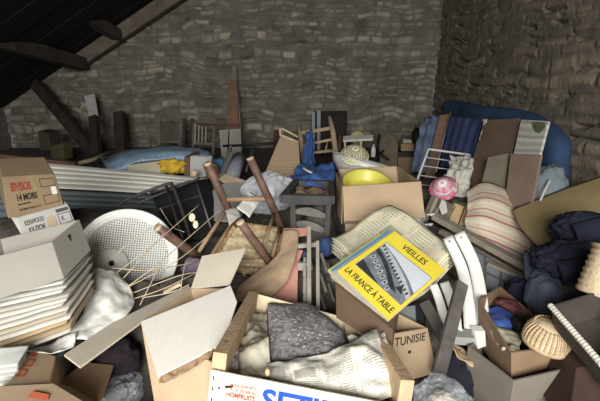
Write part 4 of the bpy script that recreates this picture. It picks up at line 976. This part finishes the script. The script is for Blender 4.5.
# ---- white slatted garden chair
def garden_chair():
    t = Thing('garden_chair', 'white plastic slatted garden chair back, curved, right of the magazines', 'chair')
    m = WHITE_PL()
    def slat(pts, w, hole=False):
        c = smooth_line(Q(*pts), 20); p = t.part('slat', m); L = []; R_ = []
        for i, q in enumerate(c):
            d = (c[min(i + 1, 20)] - c[max(i - 1, 0)]).normalized(); n = (EYE - q).normalized(); s = d.cross(n).normalized(); L.append(q + s * w / 2); R_.append(q - s * w / 2)
        p.loft([L, R_], 20, 3, 0, 1, .009)
        if hole:
            q = c[1]; n = (EYE - q).normalized()
            t.part('screw_hole', INK(), p).lathe([(0, .003), (.0035, .003)], q, n, 10)
    slat([(459, 233, 1.62), (473.5, 263, 1.56), (480.5, 296, 1.47), (483, 331, 1.38)], .044, True)
    slat([(447.5, 237, 1.61), (461.5, 267, 1.54), (468, 299, 1.45), (470.5, 331, 1.37)], .04, True)
    slat([(444, 282, 1.5), (450, 297, 1.46), (455, 314, 1.41), (457, 331, 1.36)], .034)
    slat([(433, 284, 1.48), (439, 299, 1.44), (443, 315, 1.40), (444, 330, 1.35)], .03)
    t.part('cross_bar', mat('plastic_dirty', (150, 150, 144), .5, .1, 8, .03), label='grey lower rail').bar(P(440, 335, 1.35), P(478, 338, 1.35), .05, .03)
    t.part('end_cap', m).hexa(Q((474, 331, 1.34), (485, 331, 1.34), (486, 346, 1.3), (478, 349, 1.29)), [q + V((0, .03, 0)) for q in Q((474, 331, 1.34), (485, 331, 1.34), (486, 346, 1.3), (478, 349, 1.29))])
    t.done()
garden_chair()
simple('dark_plank', 'dark grey weathered plank standing aslant in front of the white garden chair', 'plank', mat('plank_darkgrey', (92, 84, 78), .9, .2, 9, .3, 50), lambda p: p.bar(P(462, 283, 1.36), P(438, 376, 1.16), .042, .018, V((0, -1, .3))), bev=.003)
simple('dark_plank', 'darker plank crossing behind the aslant one, left of the garden chair', 'plank', mat('plank_darker', (70, 64, 60), .9, .2, 9, .3, 50), lambda p: p.bar(P(424, 302, 1.42), P(448, 345, 1.33), .04, .018, V((0, -1, .3))), bev=.003)
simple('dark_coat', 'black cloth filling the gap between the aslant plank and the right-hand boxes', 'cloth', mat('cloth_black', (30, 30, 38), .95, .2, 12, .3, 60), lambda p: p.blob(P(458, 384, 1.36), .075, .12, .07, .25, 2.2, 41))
simple('brown_paper', 'crumpled brown paper below the white garden chair', 'paper', MATS['kraft'], lambda p: p.loft([Q((440, 338, 1.38), (456, 345, 1.36), (470, 352, 1.34)), Q((452, 350, 1.3), (466, 362, 1.28), (474, 366, 1.27))], 14, 10, .02, 12, .003, 5))

# ================================================================== boxes at the lower right
def right_box():
    t = Thing('cardboard_box', 'brown open box at lower right holding the basket and the blue bag', 'box')
    N_, W_, F_, E_ = Q((511, 353, 1.18), (480, 297, 1.40), (500, 286, 1.60), (572, 346, 1.24))
    W_ = P(478, 299, 1.40)
    t.part('body', CARD_DARK()).openbox([N_, W_, F_, E_], P(515, 384, 1.16) - N_ + V((0, 0, -.06)), .005)
    t.done()
    t = Thing('cardboard_box', 'pale grey-brown outer box around the brown open box at lower right', 'box')
    m = mat('card_greybrown', (128, 118, 102), .9, .1, 5, .1, 80)
    N2, W2, E2 = Q((513.5, 381, 1.13), (468, 346, 1.30), (579, 366, 1.16)); F2 = W2 + E2 - N2
    F2 = P(505, 320, 1.5)
    t.part('body', m).openbox([N2, W2, F2, E2], V((0.005, .0, -.26)), .005)
    t.done()
right_box()
simple('blue_packet', 'royal blue soft packet in the brown open box, left of the basket', 'packet', mat('royal_packet', (64, 86, 150), .6, .1, 9, .2, 30), lambda p: p.loft([Q((488, 307, 1.44), (500, 305, 1.45), (513, 312, 1.42)), Q((487, 318, 1.38), (500, 318, 1.36), (515, 323, 1.36)), Q((489, 323, 1.36), (500, 327, 1.34), (512, 329, 1.34))], 16, 14, .012, 14, .02, 3))
simple('red_scarf', 'dark red cloth at the back of the brown open box', 'cloth', mat('darkred', (120, 62, 58), .95, .2, 14, .3, 60), lambda p: p.blob(P(506, 307, 1.5), .055, .03, .05, .3, 2.2, 51))
simple('cream_cloth', 'crumpled cream and green cloth in the near corner of the brown open box', 'cloth', mat('camo_cream', (118, 116, 84), .95, .2, 24, .3, 60, second=(204, 192, 160)), lambda p: p.loft([Q((489, 322, 1.36), (503, 326, 1.33), (519, 333, 1.32)), Q((491, 332, 1.30), (506, 337, 1.26), (520, 343, 1.26)), Q((502, 347, 1.22), (511, 350, 1.2), (519, 352, 1.2))], 20, 18, .03, 12, .012, 8))
simple('black_shoe', 'small black object between the blue packet and the basket', 'bundle', BLACK(), lambda p: p.blob(P(519, 325, 1.34), .022, .025, .03, .25, 2, 61))
def basket():
    t = Thing('wicker_basket', 'pale round wicker basket lying on its side in the brown open box', 'basket')
    c = P(545, 342, 1.215); ax = (UP * .85 - FW * .35 + RT * .1).normalized(); R = .062
    pr = [(R * (1.0 - .30 * (i / 12) ** 2.6), .06 * i / 12) for i in range(13)]
    pr = [(r + .0022 * (1 if i % 2 else -1), h) for i, (r, h) in enumerate(pr)]
    w = t.part('woven_wall', mat('wicker_pale', (212, 184, 138), .85, .14, 30, .4, 60)); w.lathe([(R * .96, 0)] + pr + [(R * .55, .067), (0, .069)], c, ax, 48)
    s = t.part('stakes', mat('wicker_stake', (190, 158, 112), .85, .14, 30, .4, 60))
    a = ax.orthogonal().normalized(); b = ax.cross(a)
    for i in range(30):
        an = 2 * math.pi * i / 30; d = a * math.cos(an) + b * math.sin(an)
        s.tube([c + d * (R * 1.01) + ax * -.004, c + d * (R * .985) + ax * .035, c + d * R * .72 + ax * .063], .0035, 5, 6)
    t.part('rim', mat('wicker_stake', (190, 158, 112))).lathe([(R * .97, -.006), (R * 1.06, -.006), (R * 1.07, .004), (R * .99, .008)], c, ax, 48)
    t.done()
basket()
def tray():
    t = Thing('lined_tray', 'dark tray with a beaded white edge cut by the right side of the frame', 'tray')
    a, b, c, d = Q((549.5, 306, 1.14), (606, 289, 1.2), (616, 366, 0.98), (604, 370, .98))
    d = P(602, 366, .98); c = P(640, 340, 1.02)
    m = mat('tray_dark', (74, 66, 58), .7, .15, 9, .1, 50)
    p = t.part('body', m); p.openbox([a, b, c, d], (P(556, 330, 1.16) - a) * 1.0, .006)
    e = t.part('beaded_edge', mat('bead_cream', (196, 188, 170), .6, .1, 20, .1), label='cream beaded edge')
    for i in range(22):
        q = a.lerp(d, (i + .5) / 22); e.blob(q + Z * .004, .0085, .0085, .0085, .05, 2, i, sub=2)
    e.tube([a, d], .006, 8)
    t.done()
tray()
def rim_basket():
    t = Thing('wicker_basket', 'pale wicker basket rim at the right edge, above the dark tray', 'basket')
    m = mat('wicker_stake', (190, 158, 112)); c = P(612, 276, 1.22)
    w = t.part('woven_wall', MATS['wicker_pale'])
    pr = []
    for i in range(15): pr.append((.075 + .006 * (i % 2) - .0006 * i, -.07 + .01 * i))
    w.lathe(pr, c, V((.3, .25, 1)), 40)
    t.part('rim', m).lathe([(.07, .07), (.078, .082), (.068, .086), (.062, .074)], c, V((.3, .25, 1)), 40)
    t.done()
rim_basket()
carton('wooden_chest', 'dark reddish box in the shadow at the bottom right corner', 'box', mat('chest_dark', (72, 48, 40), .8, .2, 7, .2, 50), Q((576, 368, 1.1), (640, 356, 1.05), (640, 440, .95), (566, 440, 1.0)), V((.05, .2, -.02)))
# ================================================================== lower left: boxes, folders, papers
def boxes_left():
    def brown(t, b, f):
        k = t.part('lettering', mat('print_red', (150, 62, 52), .9, .15, 40, 0), b, 'faded red print'); k.text(f, 'IBVISOS', .12, .16, .48, .40, .03)
        k = t.part('print', INK(), b, 'black print'); k.text(f, '14 MOBS', .20, .48, .56, .66, .03)
        t.part('print', INK(), b).text(f, 'ARMONIACO', .2, .84, .6, .9, .01); t.part('print', INK(), b).frame(f, .66, .12, .95, .38, .008, .02); t.part('print', INK(), b).frame(f, .66, .62, .95, .88, .008, .02); t.part('print', INK(), b).patch(f, .2, .72, .42, .75)
        k = t.part('label', PAPER(), b, 'white paper label'); k.patch(f, .84, .40, .94, .64, .002)
        k = t.part('tape', mat('tape_olive', (150, 136, 84), .4, .1, 9, .02), b, 'olive tape'); k.onquad(f, [(.46, .04), (.54, .04), (.60, .45), (.53, .45)], [(0, 3, 2, 1)])
    carton('cardboard_box', 'brown printed carton, topmost of the boxes at the left edge', 'box', mat('carton_brown', (146, 118, 82), .85, .08, 5, .1, 60), Q((2, 177, 1.55), (55, 174, 1.68), (64, 204.5, 1.60), (8, 219, 1.475)), V((-.14, .17, .04)), .004, brown)
    def ken(t, b, f):
        k = t.part('lettering', mat('print_grey', (92, 90, 86), .8, .1, 20, 0), b, 'grey brand print'); k.text(f, 'KENWOOD', .10, .22, .46, .46, .01); t.part('lettering', MATS['print_grey'], b).text(f, 'KX-77CW', .14, .58, .44, .84, .025)
        t.part('print', MATS['print_grey'], b).frame(f, .72, .36, .97, .92, .01, .04).text(f, 'K', .78, .5, .84, .75, .0); t.part('print', MATS['print_grey'], b).patch(f, .72, .10, .97, .28)
        k = t.part('sticker', mat('sticker_tan', (206, 176, 134), .8, .1, 9, 0), b, 'tan round sticker'); k.onquad(f, [(.58 + .09 * math.cos(a), .62 + .34 * math.sin(a)) for a in [j * math.pi / 8 for j in range(16)]], [tuple(range(16))])
    carton('electronics_box', 'white hi-fi carton printed KENWOOD under the brown printed carton', 'box', CARD_WHITE(), Q((17, 218.5, 1.5), (68, 204.5, 1.62), (75, 222, 1.54), (24, 240, 1.42)), V((-.16, .16, .05)), .003, ken)
    t = Thing('grey_box', 'pale grey open box with a keyhole lying on the folder stack', 'box')
    a, b_, c, d = Q((52, 242, 1.22), (79.5, 219.5, 1.40), (90, 249, 1.34), (65, 279.5, 1.17))
    m = mat('box_grey', (160, 154, 140), .75, .05, 5, .05, 50); L = P(-46, 268, 1.08) - a
    body = t.part('body', m); body.openbox([a, b_, b_ + L, a + L], ((d - a) + (c - b_)) / 2, .005); body.bev = .0015
    e = [a, b_, c, d]; k = t.part('keyhole', INK(), body, 'small dark keyhole')
    k.onquad(e, [(.5 + .05 * math.cos(x), .2 + .05 * math.sin(x)) for x in [j * math.pi / 6 for j in range(12)]], [tuple(range(12))], .0015); k.patch(e, .48, .2, .52, .34, .0015)
    t.done()
boxes_left()
def folders():
    cols = [(212, 208, 194), (196, 192, 178), (216, 212, 200), (188, 182, 166), (214, 208, 190), (200, 196, 184), (206, 200, 184), (184, 168, 138), (210, 204, 188), (190, 160, 112), (176, 148, 104), (196, 188, 168)]
    names = ['topmost', 'second', 'third', 'fourth', 'fifth', 'sixth', 'seventh', 'eighth', 'ninth', 'tenth', 'eleventh', 'lowest']
    for i in range(12):
        u = i / 11; jx = (0, 3, -2, 4, 1, -3, 2, 0, 3, -1, 2, 1)[i]
        A = P(62 + 6 * u + jx, 283 + 49 * u, 1.165 - .02 * u); Bk = P(90 + 3 * u + jx * .6, 252 + 36 * u, 1.37 - .05 * u)
        mid = P(-4, 296 + 62 * u, 1.14 - .01 * u); Lf = P(-46, 304 + 66 * u, 1.13 - .01 * u); Lb = P(-10, 268 + 46 * u, 1.42 - .05 * u)
        rows = [[Lb, Lb.lerp(Bk, .5), Bk], [Lf.lerp(Lb, .5), mid.lerp(Lb.lerp(Bk, .5), .5), A.lerp(Bk, .5)], [Lf, mid, A]]
        simple('paper_folder', '%s pale folder in the stack under the grey box' % (names[i] + (' from the top,' if 0 < i < 11 else '')), 'folder', mat('folder_%d' % i, tuple(c * .9 for c in cols[i]), .85, .07, 6, .08, 40),
            lambda p: p.loft(rows, 20, 12, .006, 5, .0045, 2), 'folders stacked under the grey box')
folders()
for i in range(5):
    o = i * 4.5
    rows = [Q((-30, 352 + o, 1.04), (6, 347 + o, 1.05), (29 - i, 345 + o * .9, 1.06)), Q((-34, 372 + o, .99), (0, 368 + o, 1.0), (17 - i, 366 + o, 1.0))]
    simple('paper_bundle', ['topmost', 'second', 'third', 'fourth', 'lowest'][i] + ' grey-white sheet of the small bundle at the lower left edge', 'paper', mat('sheet_greywhite', (186, 186, 176), .85, .08, 6, .1, 40), lambda p: p.loft(rows, 14, 10, .008, 9, .003, i), 'sheets of the small bundle')
simple('white_sheet', 'crumpled white cloth spread between the folders and the round dish', 'cloth', mat('cloth_offwhite', (214, 210, 200), .95, .06, 10, .3, 50), lambda p: p.loft(
    [Q((92, 268, 1.47), (106, 270, 1.49), (118, 273, 1.5)), Q((89, 288, 1.39), (108, 290, 1.38), (134, 299, 1.42)), Q((84, 312, 1.31), (103, 316, 1.29), (124, 320, 1.3)), Q((66, 340, 1.22), (84, 342, 1.2), (100, 344, 1.21))], 30, 34, .007, 17, .003, 13, lambda u, v: .007 * abs(math.sin(u * 6 + v * 5)) + .004 * abs(math.sin(v * 13 - u * 4))))
simple('white_sheet', 'torn white paper sticking out below the folders, above the red-printed box', 'paper', PAPER(), lambda p: p.loft([Q((20, 350, 1.14), (44, 342, 1.2), (78, 336, 1.22)), Q((38, 353, 1.11), (52, 353, 1.13), (74, 346, 1.17))], 18, 10, .018, 14, .002, 6))
def red_print_box():
    t = Thing('cardboard_box', 'tan carton with red print at the bottom left corner', 'box')
    m = mat('carton_tan', (186, 152, 114), .85, .08, 5, .1, 60); m2 = CARD_DARK()
    top = Q((32, 350, 1.12), (56, 356, 1.12), (50, 384, 1.0), (5, 386, .95)); d = V((.0, .03, -.22))
    b = t.part('body', m); b.hexa(top, [q + d for q in top]); b.bev = .003
    k = t.part('print', mat('print_orange', (184, 92, 66), .9, .15, 30, 0), b, 'red print'); k.frame(top, .08, .25, .34, .5, .05, .06); k.frame(top, .08, .56, .3, .78, .05, .06); k.patch(top, .05, .06, .3, .18)
    t.done()
    f = Q((-14, 387, .93), (53, 383.5, .99), (84, 402, .95), (-14, 440, .85))
    t = Thing('cardboard_box', 'shaded brown carton with a red block at the very bottom left', 'box')
    m = mat('carton_shaded', (150, 122, 92), .9, .1, 5, .1, 60)  # the tan carton colour darkened, with the shade of its front put in
    b = t.part('body', m); b.hexa(f, [q + V((-.03, .12, -.12)) for q in f])
    k = t.part('print', mat('print_orange', (184, 92, 66)), b, 'red printed block'); k.onquad(f, [(.50, .36), (.62, .22), (.78, .42), (.7, .6)], [(0, 1, 2, 3)])
    t.done()
    simple('cardboard_flap', 'loose tan cardboard piece standing between the red-printed carton and the torn white box', 'cardboard', CARD_DARK(), lambda p: p.slab(Q((57, 384, 1.1), (84, 362, 1.22), (114, 365, 1.2), (99, 410, 1.06), (84, 404, 1.04)), .005), bev=.001)
    simple('blue_wrapper', 'small blue and white wrapper in the gap above the loose cardboard piece', 'wrapper', mat('wrapper_blue', (80, 148, 190), .5, .2, 40, .1, 30, second=(220, 226, 230)), lambda p: p.blob(P(58, 354, 1.2), .014, .012, .02, .3, 2, 71))
red_print_box()
# ---- torn white-lined box
def white_box():
    t = Thing('cardboard_box', 'big torn open box with pale flaps left of the wooden crate', 'box')
    A, E, B, F_ = Q((141, 322, 1.25), (191, 288, 1.5), (228, 288, 1.5), (212, 363, 1.14))
    m = CARD()
    b = t.part('body', m); dn = P(156, 412, 1.14) - A; b.openbox([A, F_, B, E], dn, .005)
    t.part('flap', mat('card_lined', (244, 238, 222), .9, .05, 4, .25, 1, stretch=(120, 4, 4)), label='white-lined flap folded over the front').slab([P(141, 321.5, 1.24), P(230.5, 285.5, 1.42), P(237, 302, 1.37), P(224, 343, 1.13), P(157.5, 376, 1.03)], .005)
    t.part('flap', CARD_PALE(), label='pale flap standing up at the back').slab([E, P(229.5, 284.5, 1.47), P(246, 248, 1.62), P(202, 256, 1.64)], .005)
    t.part('flap', CARD_PALE(), label='long pale flap spread out to the left').slab([P(64, 354.5, 1.09), P(80, 366.5, 1.04), A, E, P(188, 285, 1.52), P(113, 322.5, 1.28)], .006)
    t.part('torn_edge', CARD_DARK(), label='torn brown paper below the white flap').loft([Q((161, 374, 1.085), (186, 362, 1.1), (214, 349, 1.12)), Q((160, 384, 1.07), (185, 373, 1.085), (212, 356, 1.12))], 30, 6, .016, 45, .002, 3)
    t.done()
white_box()
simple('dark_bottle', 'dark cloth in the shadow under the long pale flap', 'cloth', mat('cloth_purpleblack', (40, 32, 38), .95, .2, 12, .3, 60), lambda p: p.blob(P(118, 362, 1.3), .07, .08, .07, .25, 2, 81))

# ================================================================== wooden crate in front
def crate():
    t = Thing('wooden_crate', 'pale wooden fruit crate with blue SETIF lettering at the bottom centre', 'crate')
    m = mat('crate_wood', (196, 160, 116), .8, .14, 9, .25, 60)
    nl, nr, fl, fr = Q((213, 352, 1.0), (415, 381, .98), (249, 291, 1.48), (372, 316, 1.36))
    dn = -N_up
    def side(a, b, w, h, name):
        d = (b - a).normalized(); s = d.cross(N_up).normalized()
        p = t.part(name, m); s = s * w
        p.hexa([a, a + s, b + s, b], [q - N_up * h for q in (a, a + s, b + s, b)]); p.bev = .002; return p
    # nr is the outer corner of the right rail, nl of the left one
    lp = side(nl, fl, .036, .10, 'side_rail'); rp = side(nr, fr, -.036, .10, 'side_rail')
    for q in (nl.lerp(fl, .12), nl.lerp(fl, .55)):
        t.part('nail', INK(), lp).lathe([(0, .0008), (.003, .0008)], q + N_up * .0004 + (nr - nl).normalized() * .018, N_up, 8)
    # far end board
    e = t.part('end_board', mat('crate_cream', (222, 202, 158), .8, .08, 8, .15, 50)); a, b = fl + (fr - fl) * .06, fr - (fr - fl) * .06
    a += N_up * -.005; b += N_up * -.03
    e.slab([a, b, b - N_up * .10, a - N_up * .10], .006)
    # printed front board
    tl = nl + (nl - fl).normalized() * .001 - N_up * .036; tr = nr + (nr - fr).normalized() * .001 - N_up * .036
    tl = P(211, 370, .99); tr = P(414, 409, .955)
    q = [tl, tr, tr - N_up * .10, tl - N_up * .10]
    fb = t.part('front_board', mat('crate_printed', (226, 214, 184), .75, .05, 6, .12, 50)); fb.slab(q, .005)
    bl = t.part('lettering', mat('print_blue', (34, 78, 170), .8, .1, 30, 0), fb, 'big blue word'); bl.text(q, 'SETIF', .268, .19, .63, .79, .03)
    rd = t.part('small_print', RED_INK(), fb, 'small red print'); rd.text(q, '* W.S.A. EXPORTS', .09, .22, .235, .31, .025); t.part('small_print', RED_INK(), fb).text(q, '* W.L.A. EN SERON', .09, .34, .235, .43, .025); t.part('small_print', RED_INK(), fb).text(q, 'HOMFRUITS', .09, .46, .235, .6, .04)
    st = t.part('staples', INK(), fb)
    for v in (.14, .42, .7): st.onquad(q, [(.012, v), (.018, v + .1), (.025, v + .09), (.018, v)], [(0, 1, 2, 3)])
    st.onquad(q, [(.05 + .006 * math.cos(x), .42 + .03 * math.sin(x)) for x in [j * math.pi / 5 for j in range(10)]], [tuple(range(10))])
    st.onquad(q, [(.075, .33), (.10, .30), (.125, .26), (.118, .34), (.085, .40)], [(0, 1, 2, 3, 4)])
    # bottom boards
    bo = t.part('bottom_board', m); 
    bo.slab([nl - N_up * .095, nr - N_up * .095, fr - N_up * .095, fl - N_up * .095], .006)
    t.done()
_n, _r, _f, _g = Q((213, 352, 1.0), (415, 381, .98), (249, 291, 1.48), (372, 316, 1.36))
N_up = (_r - _n).cross(_f - _n).normalized(); N_up = N_up if N_up.z > 0 else -N_up
crate()
simple('floral_cushion', 'grey floral cushion with a rounded top lying in the wooden crate', 'cushion', flowermat('floral_grey', (206, 202, 200), (98, 94, 96), 40), lambda p: p.loft(
    [Q((268, 303.5, 1.42), (286, 302.5, 1.46), (306, 304, 1.46), (322, 312, 1.42)), Q((268, 318, 1.32), (292, 314, 1.33), (322, 317, 1.33), (338, 324, 1.33)), Q((269, 336, 1.22), (296, 334, 1.22), (326, 335, 1.22), (346, 338, 1.24)), Q((269, 352, 1.16), (296, 352, 1.14), (322, 352, 1.14), (349, 352, 1.17)), Q((270, 366, 1.14), (296, 368, 1.12), (322, 368, 1.12), (346, 366, 1.14))],
    34, 34, .010, 7, .035, 3, lambda u, v: -.03 * (max(0, v - .45) - 1.0 * max(0, v - .55)) * 1.5))
def crate_news():
    m = newsmat('newsprint_white', (224, 218, 200), (112, 108, 98), 30, 4, .58, .3)
    simple('newspaper', 'crumpled newspaper sheet lying in the wooden crate over the floral cushion', 'newspaper', m, lambda p: p.loft(
        [Q((266, 362, 1.08), (300, 358, 1.10), (340, 344, 1.14), (376, 329, 1.22)), Q((268, 374, 1.045), (304, 372, 1.04), (345, 362, 1.07), (385, 350, 1.13)), Q((276, 392, 1.03), (310, 390, 1.01), (350, 388, 1.02), (392, 376, 1.06)), Q((300, 410, 1.0), (330, 412, .99), (360, 410, .99), (392, 396, 1.02))], 44, 40, .022, 9, .002, 9))
    simple('newspaper', 'crumpled newspaper edge tucked under the right rail of the wooden crate', 'newspaper', m, lambda p: p.loft(
        [Q((348, 338, 1.24), (364, 333, 1.24), (384, 330, 1.22)), Q((352, 352, 1.18), (370, 352, 1.16), (390, 352, 1.14))], 22, 14, .02, 12, .002, 4))
crate_news()
CRF = mat('film_yellowed', (206, 198, 172), .3, .08, 8, .5, 26, spec=.5, alpha=.75)
simple('plastic_wrap', 'crumpled yellowed clear wrap in the left of the wooden crate', 'plastic wrap', CRF, lambda p: p.loft([Q((246, 308, 1.42), (256, 309, 1.42), (267, 312, 1.4)), Q((241, 334, 1.24), (254, 334, 1.22), (268, 334, 1.22)), Q((235, 356, 1.13), (252, 358, 1.09), (270, 358, 1.09)), Q((232, 374, 1.06), (252, 378, 1.03), (272, 378, 1.04))], 28, 34, .03, 12, .002, 7))
simple('floral_cloth', 'mauve-grey floral cloth along the inside of the left crate rail', 'cloth', flowermat('floral_mauve', (190, 176, 180), (104, 94, 100), 46), lambda p: p.loft([Q((242, 314, 1.38), (248, 316, 1.38)), Q((232, 340, 1.2), (241, 342, 1.2)), Q((226, 362, 1.09), (238, 366, 1.08)), Q((226, 378, 1.04), (240, 382, 1.03))], 10, 24, .015, 12, .01, 5))
simple('cork', 'small tan lump beside the newspaper in the wooden crate', 'cork', mat('cork', (210, 170, 110), .8, .12, 20, .2, 60), lambda p: p.blob(P(267.5, 372.5, 1.02), .007, .011, .008, .15, 2, 91, sub=3))

# ================================================================== the dusty heap that carries everything
def heap():
    cell = .035; X0, X1, Y0, Y1 = XL + .02, XR - .02, .45, YB - .03
    nx, ny = int((X1 - X0) / cell) + 1, int((Y1 - Y0) / cell) + 1
    low = np.full((nx, ny), 9.0)
    bpy.context.view_layer.update()
    for t in Thing.all:
        for p in t.parts:
            for f in p.f:
                vs = [p.v[i] for i in f]
                ext = max((vs[i] - vs[0]).length for i in range(1, len(vs))); n = max(1, min(40, int(ext / .025)))
                for k in range(1, len(vs) - 1):
                    a, b, c = vs[0], vs[k], vs[k + 1]
                    for i in range(n + 1):
                        for j in range(n + 1 - i):
                            q = a + (b - a) * (i / n) + (c - a) * (j / n)
                            ix = int(round((q.x - X0) / cell)); iy = int(round((q.y - Y0) / cell))
                            if 0 <= ix < nx and 0 <= iy < ny and q.z < low[ix, iy]: low[ix, iy] = q.z
    known = low < 8; h = np.where(known, low, .3)
    for it in range(400):
        pd = np.pad(h, 1, mode='edge'); av = (pd[:-2, 1:-1] + pd[2:, 1:-1] + pd[1:-1, :-2] + pd[1:-1, 2:]) / 4
        h = np.where(known, low, av)
    pd = np.pad(h, 1, mode='edge')
    cap = h.copy()
    for dx in (0, 1, 2):
        for dy in (0, 1, 2): cap = np.minimum(cap, pd[dx:dx + nx, dy:dy + ny])
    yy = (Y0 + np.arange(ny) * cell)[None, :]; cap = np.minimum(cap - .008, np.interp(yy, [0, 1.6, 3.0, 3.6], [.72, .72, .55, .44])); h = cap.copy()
    for it in range(3):
        pd = np.pad(h, 1, mode='edge'); av = (pd[:-2, 1:-1] + pd[2:, 1:-1] + pd[1:-1, :-2] + pd[1:-1, 2:]) / 4
        h = np.minimum(cap, av * .5 + h * .5)
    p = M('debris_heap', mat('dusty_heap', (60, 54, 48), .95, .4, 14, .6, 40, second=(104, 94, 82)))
    vs = []
    for i in range(nx):
        for j in range(ny):
            q = V((X0 + i * cell, Y0 + j * cell, 0)); z = h[i, j] - .012 * abs(noise.noise(q * 9))
            q.z = max(.015, z); vs.append(q)
    fs = [(i * ny + j, (i + 1) * ny + j, (i + 1) * ny + j + 1, i * ny + j + 1) for i in range(nx - 1) for j in range(ny - 1)]
    N = len(vs); e = [i * ny for i in range(nx)] + [(nx - 1) * ny + j for j in range(1, ny)] + [i * ny + ny - 1 for i in range(nx - 2, -1, -1)] + [j for j in range(ny - 2, 0, -1)]
    vs += [V((vs[k].x, vs[k].y, .004)) for k in e]
    for k in range(len(e)): k2 = (k + 1) % len(e); fs.append((e[k2], e[k], N + k, N + k2))
    fs.append(tuple(range(N + len(e) - 1, N - 1, -1)))
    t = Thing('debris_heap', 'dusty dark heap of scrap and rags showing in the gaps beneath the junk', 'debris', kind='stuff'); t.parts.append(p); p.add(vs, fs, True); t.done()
heap()
